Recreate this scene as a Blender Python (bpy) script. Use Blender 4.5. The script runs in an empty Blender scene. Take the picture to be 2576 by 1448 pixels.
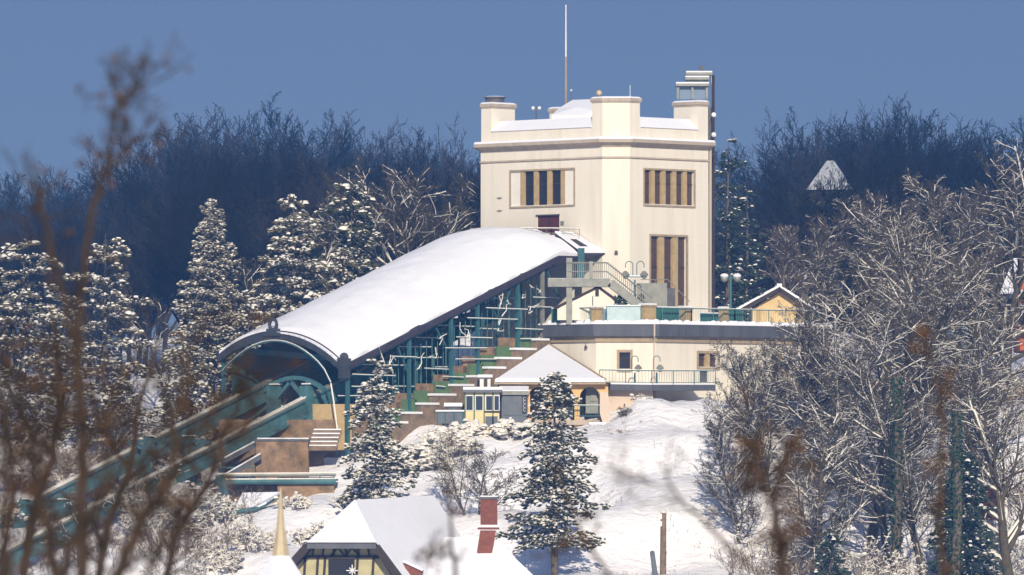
import bpy, math, random
import numpy as np
from mathutils import Vector, Matrix

# ------------------------------------------------------------------ camera, sky, sun, exposure
SC = bpy.context.scene
COL = SC.collection
D = 450.0                      # metres from camera to the tower
def P(u, v, y):                # point at depth y seen near (u, v) of a 2576 x 1448 frame
    s = (D + y) / D
    return Vector(((u - 1288) / 40 * s, y, (1165 - v) / 40 * s))
cam_d = bpy.data.cameras.new("camera")
cam = bpy.data.objects.new("camera", cam_d); COL.objects.link(cam)
cam.location = (0, -D, 0); cam.rotation_euler = (math.radians(90), 0, 0)
cam_d.sensor_width = 36; cam_d.lens = 36 * D / 64.4
cam_d.shift_y = 441 / 2576
cam_d.clip_start = 1; cam_d.clip_end = 6000
cam_d.dof.use_dof = True; cam_d.dof.focus_distance = D; cam_d.dof.aperture_fstop = 5.0
SC.camera = cam

SUN_EL, SUN_AZ = math.radians(27), math.radians(3)     # sun stands behind the camera, a little to the right
W = bpy.data.worlds.new("World"); SC.world = W; W.use_nodes = True
nt = W.node_tree; nt.nodes.clear()
out = nt.nodes.new("ShaderNodeOutputWorld"); bg = nt.nodes.new("ShaderNodeBackground")
sky = nt.nodes.new("ShaderNodeTexSky"); sky.sky_type = 'NISHITA'; sky.sun_disc = False
sky.sun_elevation = SUN_EL; sky.sun_rotation = math.pi - SUN_AZ
sky.air_density = 1.0; sky.dust_density = 0.2; sky.ozone_density = 3.2
tc = nt.nodes.new("ShaderNodeTexCoord"); sx = nt.nodes.new("ShaderNodeSeparateXYZ")
mx = nt.nodes.new("ShaderNodeMath"); mx.operation = 'MAXIMUM'; mx.inputs[1].default_value = 0.62
cx = nt.nodes.new("ShaderNodeCombineXYZ")
nt.links.new(tc.outputs['Generated'], sx.inputs[0]); nt.links.new(sx.outputs[0], cx.inputs[0])
nt.links.new(sx.outputs[1], cx.inputs[1]); nt.links.new(sx.outputs[2], mx.inputs[0]); nt.links.new(mx.outputs[0], cx.inputs[2])
nv = nt.nodes.new("ShaderNodeVectorMath"); nv.operation = 'NORMALIZE'
nt.links.new(cx.outputs[0], nv.inputs[0]); nt.links.new(nv.outputs[0], sky.inputs[0])
tn = nt.nodes.new("ShaderNodeVectorMath"); tn.operation = 'MULTIPLY'; tn.inputs[1].default_value = (1.13, 0.97, 1.04)
nt.links.new(sky.outputs[0], tn.inputs[0]); nt.links.new(tn.outputs[0], bg.inputs[0]); bg.inputs[1].default_value = 0.100
nt.links.new(bg.outputs[0], out.inputs[0])
sun_d = bpy.data.lights.new("sun", 'SUN'); sun_d.energy = 3.6; sun_d.angle = math.radians(0.5); sun_d.color = (1.0, 0.95, 0.86)
sun = bpy.data.objects.new("sun", sun_d); COL.objects.link(sun)
sdir = Vector((math.sin(SUN_AZ) * math.cos(SUN_EL), -math.cos(SUN_AZ) * math.cos(SUN_EL), math.sin(SUN_EL)))
sun.rotation_euler = sdir.to_track_quat('Z', 'Y').to_euler()
SC.view_settings.view_transform = 'Standard'; SC.view_settings.look = 'None'
SC.view_settings.exposure = 0.20; SC.view_settings.gamma = 1.0; SC.view_settings.use_curve_mapping = False
SC.render.engine = 'CYCLES'
SC.cycles.use_denoising = True
SC.cycles.max_bounces = 6; SC.cycles.diffuse_bounces = 3; SC.cycles.volume_bounces = 0
SC.cycles.transparent_max_bounces = 6

# ------------------------------------------------------------------ materials
MATS = {}
def mat(name, col, rough=0.8, var=0.0, scale=3.0, bump=0.0, bscale=None, metal=0.0, col2=None, streak=False, spec=0.3):
    m = bpy.data.materials.new(name); m.use_nodes = True; n = m.node_tree.nodes; l = m.node_tree.links
    b = n["Principled BSDF"]; b.inputs["Roughness"].default_value = rough; b.inputs["Metallic"].default_value = metal
    b.inputs["Specular IOR Level"].default_value = spec
    b.inputs["Base Color"].default_value = (*col, 1)
    if var or col2 or bump:
        t = n.new("ShaderNodeTexCoord"); mp = n.new("ShaderNodeMapping"); l.new(t.outputs["Object"], mp.inputs[0])
        if streak: mp.inputs["Scale"].default_value = (1, 1, 0.12)
    if var or col2:
        nz = n.new("ShaderNodeTexNoise"); nz.inputs["Scale"].default_value = scale; nz.inputs["Detail"].default_value = 6
        nz.inputs["Roughness"].default_value = 0.65
        l.new(mp.outputs[0], nz.inputs[0])
        r = n.new("ShaderNodeValToRGB"); r.color_ramp.elements[0].position = 0.35; r.color_ramp.elements[1].position = 0.65
        c2 = col2 if col2 else tuple(c * (1 - var) for c in col)
        r.color_ramp.elements[0].color = (*c2, 1); r.color_ramp.elements[1].color = (*col, 1)
        l.new(nz.outputs[0], r.inputs[0]); l.new(r.outputs[0], b.inputs["Base Color"])
    if bump:
        nb = n.new("ShaderNodeTexNoise"); nb.inputs["Scale"].default_value = bscale or scale * 3; nb.inputs["Detail"].default_value = 5
        l.new(t.outputs["Object"], nb.inputs[0])
        bp = n.new("ShaderNodeBump"); bp.inputs["Strength"].default_value = 1; bp.inputs["Distance"].default_value = bump
        l.new(nb.outputs[0], bp.inputs["Height"]); l.new(bp.outputs[0], b.inputs["Normal"])
    MATS[name] = m; return m
mat('snow', (0.86, 0.86, 0.90), 0.7, bump=0.03, bscale=1.6, col2=(0.82, 0.82, 0.87), scale=0.5)
mat('tree_snow', (0.88, 0.84, 0.77), 0.8, col2=(0.76, 0.72, 0.65), scale=2.0)
mat('plaster', (0.80, 0.74, 0.63), 0.9, scale=0.9, col2=(0.75, 0.69, 0.58), bump=0.006, bscale=9, streak=True)
mat('plaster_pink', (0.66, 0.53, 0.43), 0.9, scale=0.8, col2=(0.58, 0.47, 0.37), bump=0.01)
mat('stone_tan', (0.43, 0.33, 0.21), 0.9, scale=3, col2=(0.31, 0.245, 0.165), bump=0.01)
mat('stone_gold', (0.50, 0.365, 0.18), 0.9, scale=3, col2=(0.38, 0.28, 0.14), bump=0.01)
mat('stone_cornice', (0.50, 0.42, 0.33), 0.9, scale=2, col2=(0.38, 0.32, 0.26), bump=0.01, streak=True)
mat('brown_masonry', (0.29, 0.205, 0.135), 0.95, scale=1.7, col2=(0.15, 0.115, 0.08), bump=0.04, streak=False)
mat('ochre_masonry', (0.35, 0.225, 0.125), 0.95, scale=1.6, col2=(0.15, 0.105, 0.065), bump=0.06)
mat('orange_plaster', (0.78, 0.50, 0.20), 0.9, scale=1.2, col2=(0.66, 0.42, 0.18))
mat('yellow_plaster', (0.76, 0.56, 0.27), 0.9, scale=1.2, col2=(0.60, 0.44, 0.22))
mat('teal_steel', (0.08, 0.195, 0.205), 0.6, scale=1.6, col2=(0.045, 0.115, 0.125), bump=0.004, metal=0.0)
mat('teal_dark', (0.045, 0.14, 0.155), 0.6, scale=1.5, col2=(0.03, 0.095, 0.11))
mat('green_panel', (0.12, 0.20, 0.085), 0.8, scale=2, col2=(0.085, 0.15, 0.07))
mat('green_banner', (0.045, 0.155, 0.13), 0.6, scale=2, col2=(0.035, 0.12, 0.10))
mat('white_banner', (0.50, 0.62, 0.62), 0.6, scale=2, col2=(0.42, 0.52, 0.53))
mat('steel_grey', (0.30, 0.30, 0.26), 0.55, scale=2, col2=(0.21, 0.215, 0.19), metal=0.2)
mat('steel_dark', (0.12, 0.12, 0.12), 0.6, scale=2, col2=(0.075, 0.075, 0.08))
mat('fascia', (0.055, 0.045, 0.06), 0.6, scale=2, col2=(0.035, 0.03, 0.04))
mat('slate_band', (0.115, 0.12, 0.135), 0.6, scale=1.5, col2=(0.075, 0.08, 0.095), streak=True, bump=0.01)
mat('wood_dark', (0.055, 0.04, 0.035), 0.8, scale=5, col2=(0.035, 0.026, 0.022))
mat('glass_dark', (0.022, 0.020, 0.022), 0.12, spec=0.6)
mat('glass_brown', (0.10, 0.062, 0.042), 0.25, scale=4, col2=(0.065, 0.04, 0.03), spec=0.5)
mat('glass_blue', (0.035, 0.045, 0.07), 0.12, spec=0.6)
mat('glass_clear', (0.20, 0.27, 0.36), 0.15, spec=0.6)
mat('blind_white', (0.80, 0.76, 0.68), 0.9, scale=2, col2=(0.74, 0.70, 0.62))
mat('oxblood', (0.125, 0.03, 0.026), 0.6, scale=3, col2=(0.085, 0.022, 0.02))
mat('brick_red', (0.25, 0.085, 0.05), 0.9, scale=5, col2=(0.15, 0.055, 0.038), bump=0.02)
mat('orange_wall', (0.46, 0.135, 0.05), 0.9, scale=2, col2=(0.34, 0.10, 0.045))
mat('cream_paint', (0.78, 0.65, 0.35), 0.5, scale=2, col2=(0.70, 0.57, 0.30))
mat('white_paint', (0.78, 0.78, 0.76), 0.5, scale=2, col2=(0.68, 0.68, 0.66))
mat('grey_paint', (0.145, 0.16, 0.18), 0.5, scale=2, col2=(0.11, 0.125, 0.145))
mat('gable_cream', (0.50, 0.45, 0.26), 0.9, scale=2, col2=(0.40, 0.36, 0.21))
mat('gold', (0.60, 0.47, 0.27), 0.5, metal=0.0, scale=4, col2=(0.46, 0.37, 0.24))
mat('roof_tile', (0.16, 0.11, 0.09), 0.85, scale=4, col2=(0.10, 0.075, 0.065))
mat('bark', (0.165, 0.13, 0.095), 0.95, scale=4, col2=(0.085, 0.07, 0.052))
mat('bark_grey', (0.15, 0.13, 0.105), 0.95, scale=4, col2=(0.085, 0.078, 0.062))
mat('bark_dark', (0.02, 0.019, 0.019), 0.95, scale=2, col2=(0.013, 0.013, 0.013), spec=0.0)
mat('bark_red', (0.072, 0.045, 0.030), 0.95, scale=9, col2=(0.035, 0.024, 0.016))
mat('needle', (0.115, 0.12, 0.06), 0.8, scale=1.2, col2=(0.06, 0.072, 0.04))
mat('needle_olive', (0.20, 0.17, 0.09), 0.8, scale=1.2, col2=(0.105, 0.095, 0.05))
mat('needle_blue', (0.055, 0.085, 0.06), 0.8, scale=1.2, col2=(0.028, 0.05, 0.04))
mat('arch_dark', (0.06, 0.065, 0.075), 0.6, scale=1.5, col2=(0.04, 0.045, 0.05))
mat('bark_olive', (0.125, 0.098, 0.06), 0.95, scale=4, col2=(0.06, 0.05, 0.034))
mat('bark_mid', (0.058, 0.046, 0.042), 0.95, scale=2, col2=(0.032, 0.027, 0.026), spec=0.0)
mat('haze_dimmed_roof', (0.44, 0.46, 0.50), 0.8, scale=3, col2=(0.28, 0.30, 0.33))  # far roof snow: haze and shade dimming painted in as a greyer colour
mat('ivy', (0.035, 0.07, 0.025), 0.6, scale=2, col2=(0.02, 0.042, 0.018))
mat('dead_leaf', (0.15, 0.072, 0.03), 0.85, scale=4, col2=(0.075, 0.038, 0.018))
mat('dry_grass', (0.30, 0.21, 0.12), 0.95, scale=3, col2=(0.17, 0.12, 0.07))
mat('brown_twig', (0.26, 0.185, 0.12), 0.95, scale=3, col2=(0.14, 0.10, 0.065))

# plaster: fine rain streaks and mottled patches
m = MATS['plaster']; n = m.node_tree.nodes; l = m.node_tree.links; b = n["Principled BSDF"]; src = b.inputs["Base Color"].links[0].from_socket
t = n.new("ShaderNodeTexCoord"); mp = n.new("ShaderNodeMapping"); mp.inputs["Scale"].default_value = (2.4, 2.4, 0.16); l.new(t.outputs["Object"], mp.inputs[0])
nz = n.new("ShaderNodeTexNoise"); nz.inputs["Scale"].default_value = 1.0; nz.inputs["Detail"].default_value = 5; l.new(mp.outputs[0], nz.inputs[0])
rp = n.new("ShaderNodeValToRGB"); rp.color_ramp.elements[0].position = 0.30; rp.color_ramp.elements[1].position = 0.52; rp.color_ramp.elements[0].color = (0.93, 0.915, 0.89, 1); rp.color_ramp.elements[1].color = (1, 1, 1, 1)
l.new(nz.outputs[0], rp.inputs[0]); mm = n.new("ShaderNodeVectorMath"); mm.operation = 'MULTIPLY'; l.new(src, mm.inputs[0]); l.new(rp.outputs[0], mm.inputs[1]); l.new(mm.outputs[0], b.inputs["Base Color"])
# snow ground: tussock relief under the snow, earth showing through where it is thin
m = mat('snow_ground', (0.91, 0.89, 0.91), 0.8); n = m.node_tree.nodes; l = m.node_tree.links; b = n["Principled BSDF"]
t = n.new("ShaderNodeTexCoord"); mp = n.new("ShaderNodeMapping"); mp.inputs["Rotation"].default_value = (0, 0, math.radians(-38)); mp.inputs["Scale"].default_value = (1, 1.7, 1)
l.new(t.outputs["Object"], mp.inputs[0])
nz = n.new("ShaderNodeTexNoise"); nz.inputs["Scale"].default_value = 1.15; nz.inputs["Detail"].default_value = 7; nz.inputs["Roughness"].default_value = 0.62; l.new(mp.outputs[0], nz.inputs[0])
bp = n.new("ShaderNodeBump"); bp.inputs["Strength"].default_value = 1; bp.inputs["Distance"].default_value = 0.24
l.new(nz.outputs[0], bp.inputs["Height"]); l.new(bp.outputs[0], b.inputs["Normal"])
n2 = n.new("ShaderNodeTexNoise"); n2.inputs["Scale"].default_value = 2.2; n2.inputs["Detail"].default_value = 8; n2.inputs["Roughness"].default_value = 0.75; l.new(t.outputs["Object"], n2.inputs[0])
n3 = n.new("ShaderNodeTexNoise"); n3.inputs["Scale"].default_value = 0.16; n3.inputs["Detail"].default_value = 2; l.new(t.outputs["Object"], n3.inputs[0])
ad = n.new("ShaderNodeMath"); ad.operation = 'MULTIPLY_ADD'; ad.inputs[1].default_value = 0.55; l.new(n3.outputs[0], ad.inputs[0]); l.new(n2.outputs[0], ad.inputs[2])
rp = n.new("ShaderNodeValToRGB"); rp.color_ramp.elements[0].position = 0.93; rp.color_ramp.elements[1].position = 1.0
rp.color_ramp.elements[0].color = (0.91, 0.89, 0.91, 1); rp.color_ramp.elements[1].color = (0.34, 0.25, 0.17, 1)
l.new(ad.outputs[0], rp.inputs[0]); l.new(rp.outputs[0], b.inputs["Base Color"])

# ------------------------------------------------------------------ builders
def mesh_np(name, verts, groups):
    """groups: list of int arrays (F, k)"""
    me = bpy.data.meshes.new(name)
    verts = np.asarray(verts, np.float32).reshape(-1, 3)
    groups = [np.asarray(g, np.int32) for g in groups if len(g)]
    me.vertices.add(len(verts)); me.vertices.foreach_set('co', verts.ravel())
    idx = np.concatenate([g.ravel() for g in groups]); tot = np.concatenate([np.full(len(g), g.shape[1]) for g in groups])
    st = np.concatenate([[0], np.cumsum(tot)[:-1]]).astype(np.int32)
    me.loops.add(len(idx)); me.loops.foreach_set('vertex_index', idx)
    me.polygons.add(len(tot)); me.polygons.foreach_set('loop_start', st)
    me.update(calc_edges=True)
    return me
class MB:
    def __init__(s): s.v = []; s.f = []
    def add(s, pts, faces):
        o = len(s.v); s.v += [tuple(p) for p in pts]; s.f += [tuple(i + o for i in f) for f in faces]; return s
    def box(s, c, sz, ax=None):
        """c centre, sz full sizes along axes ax (default world)"""
        c = Vector(c); ax = ax or (Vector((1, 0, 0)), Vector((0, 1, 0)), Vector((0, 0, 1)))
        h = [Vector(a) * (d / 2) for a, d in zip(ax, sz)]
        pts = [c + h[0] * i + h[1] * j + h[2] * k for i in (-1, 1) for j in (-1, 1) for k in (-1, 1)]
        return s.add(pts, [(0, 1, 3, 2), (4, 6, 7, 5), (0, 4, 5, 1), (2, 3, 7, 6), (0, 2, 6, 4), (1, 5, 7, 3)])
    def prism(s, poly, z0, z1, poly2=None):
        q = poly2 or poly; k = len(poly)
        pts = [(p[0], p[1], z0) for p in poly] + [(p[0], p[1], z1) for p in q]
        return s.add(pts, [tuple(range(k - 1, -1, -1)), tuple(range(k, 2 * k))] + [(i, (i + 1) % k, k + (i + 1) % k, k + i) for i in range(k)])
    def ring(s, poly, z0, z1, o0, o1, inner=-0.3):
        """a moulding round a polygon: offset o0 at z0 to o1 at z1"""
        a, b_ = offset(poly, o0), offset(poly, o1); c_ = offset(poly, inner); k = len(poly)
        pts = [(p[0], p[1], z0) for p in a] + [(p[0], p[1], z1) for p in b_] + [(p[0], p[1], z1) for p in c_] + [(p[0], p[1], z0) for p in c_]
        f = []
        for i in range(k):
            j = (i + 1) % k
            f += [(i, j, k + j, k + i), (k + i, k + j, 2 * k + j, 2 * k + i), (3 * k + i, 3 * k + j, j, i), (2 * k + i, 2 * k + j, 3 * k + j, 3 * k + i)]
        return s.add(pts, f)
    def tube(s, pts, r, n=6, caps=True):
        pts = [Vector(p) for p in pts]; rs = r if isinstance(r, (list, tuple)) else [r] * len(pts)
        vs = []; prev = None
        for i, p in enumerate(pts):
            d = (pts[min(i + 1, len(pts) - 1)] - pts[max(i - 1, 0)]).normalized()
            if prev is None:
                a = d.cross(Vector((0, 0, 1)) if abs(d.z) < 0.9 else Vector((1, 0, 0))).normalized()
            else:
                a = (prev - d * prev.dot(d)).normalized()
            prev = a; b_ = d.cross(a)
            vs += [p + (a * math.cos(2 * math.pi * k / n) + b_ * math.sin(2 * math.pi * k / n)) * rs[i] for k in range(n)]
        f = [(i * n + k, i * n + (k + 1) % n, (i + 1) * n + (k + 1) % n, (i + 1) * n + k) for i in range(len(pts) - 1) for k in range(n)]
        if caps: f += [tuple(range(n - 1, -1, -1)), tuple((len(pts) - 1) * n + k for k in range(n))]
        return s.add(vs, f)
    def bar(s, a, b_, w, h, up=(0, 0, 1)):
        """rectangular bar from a to b_, w wide, h deep along up"""
        a = Vector(a); b_ = Vector(b_); d = (b_ - a); L = d.length; d.normalize(); u = Vector(up); sd = d.cross(u)
        if sd.length < 1e-4: sd = d.cross(Vector((1, 0, 0)))
        sd.normalize(); u2 = sd.cross(d).normalized()
        return s.box((a + b_) / 2, (L, w, h), (d, sd, u2))
    def ball(s, c, r, n=10, m=6, sz=1.0):
        c = Vector(c); vs = []
        for i in range(m + 1):
            th = math.pi * i / m
            for k in range(n):
                ph = 2 * math.pi * k / n
                vs.append(c + Vector((math.sin(th) * math.cos(ph), math.sin(th) * math.sin(ph), math.cos(th) * sz)) * r)
        return s.add(vs, [(i * n + k, (i + 1) * n + k, (i + 1) * n + (k + 1) % n, i * n + (k + 1) % n) for i in range(m) for k in range(n)])
    def mesh(s, name):
        me = bpy.data.meshes.new(name); me.from_pydata(s.v, [], s.f); me.update(); return me
def offset(poly, o):
    k = len(poly); res = []
    for i in range(k):
        p0, p1, p2 = Vector(poly[i - 1][:2]), Vector(poly[i][:2]), Vector(poly[(i + 1) % k][:2])
        a = (p1 - p0).normalized(); b_ = (p2 - p1).normalized()
        n1 = Vector((a.y, -a.x)); n2 = Vector((b_.y, -b_.x)); nn = (n1 + n2)
        nn = nn / max(nn.dot(n1), 1e-3)
        res.append(tuple(p1 + nn * o))
    return res
ROOT = {}
def thing(name, label, cat, loc=(0, 0, 0), group=None):
    o = bpy.data.objects.new(name, None); COL.objects.link(o); o.location = loc
    o.empty_display_size = 0.3
    o['label'] = label; o['category'] = cat
    if group: o['group'] = group
    ROOT[o.name] = Vector(loc); return o
def tag(o, label, cat, group=None):
    o['label'] = label; o['category'] = cat
    if group: o['group'] = group
    return o
def put(name, geo, m, parent=None, smooth=False, local=False, label=None):
    me = geo.mesh(name) if isinstance(geo, MB) else geo
    if not me.materials: me.materials.append(MATS[m])
    if smooth: me.polygons.foreach_set('use_smooth', [True] * len(me.polygons))
    o = bpy.data.objects.new(name, me); COL.objects.link(o)
    if parent:
        o.parent = parent
        if not local and parent.name in ROOT: o.matrix_parent_inverse = Matrix.Translation(-ROOT[parent.name])
    if label: o['label'] = label
    return o
def struct(o, kind='structure'): o['kind'] = kind; return o
def copy_tree(o, parent=None):
    c = o.copy(); COL.objects.link(c)
    if parent: c.parent = parent; c.matrix_parent_inverse = o.matrix_parent_inverse
    for ch in list(o.children): copy_tree(ch, c)
    return c
def clone(o, parent, delta):
    """copy a single part under the same parent, moved by delta"""
    c = o.copy(); COL.objects.link(c); c.parent = parent; c.matrix_parent_inverse = o.matrix_parent_inverse
    c.location = Vector(o.location) + Vector(delta); return c
R2 = math.sqrt(0.5)
T = Vector((R2, R2, 0)); N = Vector((R2, -R2, 0)); Z = Vector((0, 0, 1)); X = Vector((1, 0, 0)); Y = Vector((0, 1, 0))
class Wall:
    """vertical plane: s runs along d from p, outward normal nrm"""
    def __init__(s, p, d):
        s.p = Vector((p[0], p[1], 0)); s.d = Vector((d[0], d[1], 0)).normalized(); s.n = Vector((s.d.y, -s.d.x, 0))
    def at(s, a, z, o=0): return s.p + s.d * a + s.n * o + Z * z
    def hit(s, u, v):
        k = (u - 1288) / 40 / D
        a = (k * (D + s.p.y) - s.p.x) / (s.d.x - k * s.d.y)
        y = s.p.y + a * s.d.y
        return a, (1165 - v) / 40 * (D + y) / D
    def box(s, mb, a0, a1, z0, z1, o0, o1):
        return mb.box(s.at((a0 + a1) / 2, (z0 + z1) / 2, (o0 + o1) / 2), (abs(a1 - a0), abs(o1 - o0), abs(z1 - z0)), (s.d, s.n, Z))
    def face(s, mb, a0, a1, z0, z1, holes, depth=0.35):
        """wall face with rectangular openings and their reveals"""
        A = sorted({a0, a1, *[h[0] for h in holes], *[h[1] for h in holes]}); Zs = sorted({z0, z1, *[h[2] for h in holes], *[h[3] for h in holes]})
        for i in range(len(A) - 1):
            for j in range(len(Zs) - 1):
                ca, cz = (A[i] + A[i + 1]) / 2, (Zs[j] + Zs[j + 1]) / 2
                if any(h[0] < ca < h[1] and h[2] < cz < h[3] for h in holes): continue
                mb.add([s.at(A[i], Zs[j]), s.at(A[i + 1], Zs[j]), s.at(A[i + 1], Zs[j + 1]), s.at(A[i], Zs[j + 1])], [(0, 1, 2, 3)])
        for h in holes:
            q = [(h[0], h[2]), (h[1], h[2]), (h[1], h[3]), (h[0], h[3])]
            for i in range(4):
                a, b_ = q[i], q[(i + 1) % 4]
                mb.add([s.at(*a), s.at(*b_), s.at(*b_, -depth), s.at(*a, -depth)], [(0, 3, 2, 1)])
        return mb

# ------------------------------------------------------------------ ground
CP = np.array([(x, y, z) for x, y, z in [
    (0,-470,-1.7),(-60,-460,-1.7),(60,-460,-1.7),(-12,-425,-2.2),(12,-425,-2.2),(0,-425,-2.2),(-40,-420,-2.5),(40,-420,-2.5),
    (0,-380,-14),(-80,-380,-14),(80,-380,-14),(0,-320,-24),(-100,-300,-26),(100,-300,-26),(0,-230,-30),(-100,-220,-30),(100,-220,-30),
    (0,-150,-28),(-60,-150,-28),(60,-150,-28),(0,-90,-18),(-40,-90,-18),(40,-90,-18),(-15,-65,-14),(15,-65,-13),(0,-62,-13.5),
    (8.2,-40,-6.6),(8,-12,4.3),(8,-25,-1.0),(5,-18,1.6),(11,-18,1.9),(16,-12,3.9),(16,-25,-1.6),(16,-40,-7.0),(23,-10,4.2),(23,-25,-2.2),(23,-42,-8.5),(32,-8,3.6),(32,-25,-2.6),(32,-42,-9),(45,-20,0),(45,0,6),
    (-4,-40,-8.0),(-10,-14,0.2),(-10,-24,-2.2),(-10,-34,-5.0),(-10,-45,-9.5),(-16,-22,-2.8),(-20,-10,-0.5),(-20,-20,-3.0),(-20,-30,-5.6),(-20,-42,-10),(-32,-10,-1.8),(-32,-20,-4.0),(-32,-32,-7.2),(-32,8,1.2),(-45,-20,-4),(-45,10,2),
    (-20,2,1.8),(-10,4,4.8),(-10,20,8),(-25,22,5.0),(0,25,8.8),(20,20,8.5),(30,14,7.2),(12,-2,3.8),(13,-6,3.7),(10,-8.5,3.9),(16,-4,3.7),(19,1,3.7),(23,3,4.2),(27,4,4.6),(6,-9,3.6),
    (0,-4,5.2),(-5,-10,2.4),(-2,-7,3.6),(1,-11,2.0),(4,-11,2.0),(5.7,-12.8,2.2),(5.2,-10.2,2.1),(3,-14,1.6),(-2,-13,1.9),(-4,-15,1.2),(-1,-19,0.2),(-5,-21,-0.6),(-1,-27,-3.2),(4,-28,-3.0),
    (0,60,11),(-60,60,9),(60,60,11),(0,120,12.5),(-100,120,12),(100,120,12.5),(0,300,14),(-200,300,14),(200,300,14),(0,600,14),(-300,600,14),(300,600,14),
    (-300,0,0),(300,0,0),(-300,-150,-26),(300,-150,-26),(-300,-450,-5),(300,-450,-5),(0,1100,14),(-500,1100,14),(500,1100,14)]], float)
def ground_z(x, y):
    x = np.asarray(x, float); y = np.asarray(y, float)
    d2 = (x[..., None] - CP[:, 0]) ** 2 + ((y[..., None] - CP[:, 1])) ** 2 + 2.0
    w = d2 ** -1.7
    return (w * CP[:, 2]).sum(-1) / w.sum(-1)
def gz(x, y): return float(ground_z(x, y))
def steps(lst): return np.concatenate([np.linspace(a, b_, k, endpoint=False) for a, b_, k in lst] + [[lst[-1][1]]])
gx = steps([(-900, -150, 12), (-150, -42, 22), (-42, 42, 120), (42, 150, 22), (150, 900, 12)])
gy = steps([(-560, -70, 60), (-70, 30, 130), (30, 150, 40), (150, 1500, 30)])
XX, YY = np.meshgrid(gx, gy); ZZ = ground_z(XX, YY)
rs = np.random.RandomState(3)
near = np.exp(-((XX / 45) ** 2)) * ((YY > -70) & (YY < 40))
ZZ = ZZ + near * (0.13 * np.sin(XX * 1.3 + 1.7 * np.sin(YY * 0.9)) * np.sin(YY * 1.1 + XX * 0.5) + 0.09 * np.sin(XX * 3.1 + 2.3 * np.sin(YY * 1.7)) * np.sin(YY * 2.6 - XX * 1.4) + 0.055 * rs.randn(*XX.shape))
nx, ny = len(gx), len(gy); ii = np.arange(nx * ny).reshape(ny, nx)
q = np.stack([ii[:-1, :-1], ii[:-1, 1:], ii[1:, 1:], ii[1:, :-1]], -1).reshape(-1, 4)
struct(put('ground', mesh_np('ground', np.stack([XX, YY, ZZ], -1), [q]), 'snow_ground', smooth=True))

# ------------------------------------------------------------------ tower
TP = [(5.675, 0), (7.425, 0), (12.49, 5.065), (12.49, 6.815), (4.815, 14.49), (3.065, 14.49), (-2.0, 9.425), (-2.0, 7.675)]
TB, TC_ = 6.0, 20.35
tower = thing('station_tower', 'tall cream plastered tower with corner turrets and mullioned windows', 'tower', (6.5, 7, 7))
LW = Wall(TP[7], (1, -1)); RW = Wall(TP[1], (1, 1))
LL = (Vector(TP[0]) - Vector(TP[7])).length; RL = (Vector(TP[2]) - Vector(TP[1])).length
def rect(w, u0, u1, v0, v1):
    a0, _ = w.hit(u0, 400); a1, _ = w.hit(u1, 400); um = (u0 + u1) / 2
    _, z1 = w.hit(um, v0); _, z0 = w.hit(um, v1); return (a0, a1, z0, z1)
h_l = rect(LW, 1285, 1444, 430, 518); h_door = rect(LW, 1352, 1407, 543, 592)
h_r = rect(RW, 1621, 1746, 430, 517); h_rt = rect(RW, 1637, 1727, 596, 800)
wl = MB()
LW.face(wl, 0, LL, TB, TC_, [h_l, h_door]); RW.face(wl, 0, RL, TB, TC_, [h_r, h_rt])
for i in range(8):
    if i in (7, 1): continue
    a, b_ = TP[i], TP[(i + 1) % 8]
    wl.add([(*a, TB), (*b_, TB), (*b_, TC_), (*a, TC_)], [(0, 1, 2, 3)])
wl.add([(*p, TC_) for p in TP], [tuple(range(8))])
put('wall', wl, 'plaster', tower)
put('string_course', MB().ring(TP, 19.12, 19.17, 0.0, 0.07).ring(TP, 19.17, 19.27, 0.09, 0.07), 'stone_cornice', tower)
cn = MB().ring(TP, 19.85, 20.05, 0.0, 0.16).ring(TP, 20.05, 20.15, 0.22, 0.36).ring(TP, 20.15, 20.36, 0.46, 0.46)
put('cornice', cn, 'stone_cornice', tower)
put('cornice_snow', MB().ring(TP, 20.362, 20.50, 0.45, 0.38, inner=-0.02), 'snow', tower)
def window(name, w, h, lights, fr, depth, mull_w, fw=0.11, matf='stone_tan', matm='stone_gold', parent=tower, blank=(), glass='glass_dark'):
    a0, a1, z0, z1 = h; f = MB()
    w.box(f, a0 - fw, a0, z0 - fw, z1 + fw, -0.05, fr); w.box(f, a1, a1 + fw, z0 - fw, z1 + fw, -0.05, fr)
    w.box(f, a0, a1, z1, z1 + fw, -0.05, fr); w.box(f, a0, a1, z0 - fw, z0, -0.05, fr + 0.03)
    root = put(name, f, matf, parent)
    lw = (a1 - a0 - mull_w * (lights - 1)) / lights
    for i in range(lights):
        p0 = a0 + i * (lw + mull_w)
        put('pane', w.box(MB(), p0, p0 + lw, z0, z1, -depth - 0.04, -depth if i not in blank else -0.06), 'blind_white' if i in blank else glass, root)
        if i not in blank:
            zm = z0 + (z1 - z0) * 0.62; put('glazing_bar', w.box(MB(), p0, p0 + lw, zm - 0.03, zm + 0.03, -depth, -depth + 0.04), 'wood_dark', root)
            put('sash', w.box(MB(), p0, p0 + 0.05, z0, z1, -depth, -depth + 0.05), 'wood_dark', root)
        if i < lights - 1:
            put('mullion', w.box(MB(), p0 + lw, p0 + lw + mull_w, z0, z1, -depth, -0.02), matm, root)
    put('sill_snow', w.box(MB(), a0, a1, z0, z0 + 0.035, -0.05, fr + 0.02), 'tree_snow', root)
    return root
window('window', LW, h_l, 5, 0.04, 0.20, 0.37, blank=(0, 4))
window('window', RW, h_r, 5, 0.04, 0.20, 0.36, glass='glass_brown')
window('window', RW, h_rt, 3, 0.04, 0.20, 0.50, glass='glass_brown', fw=0.13)
dr = put('door', LW.box(MB(), h_door[0], h_door[1], h_door[2], h_door[3], -0.14, -0.05), 'oxblood', tower)
dm = (h_door[0] + h_door[1]) / 2
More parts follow.
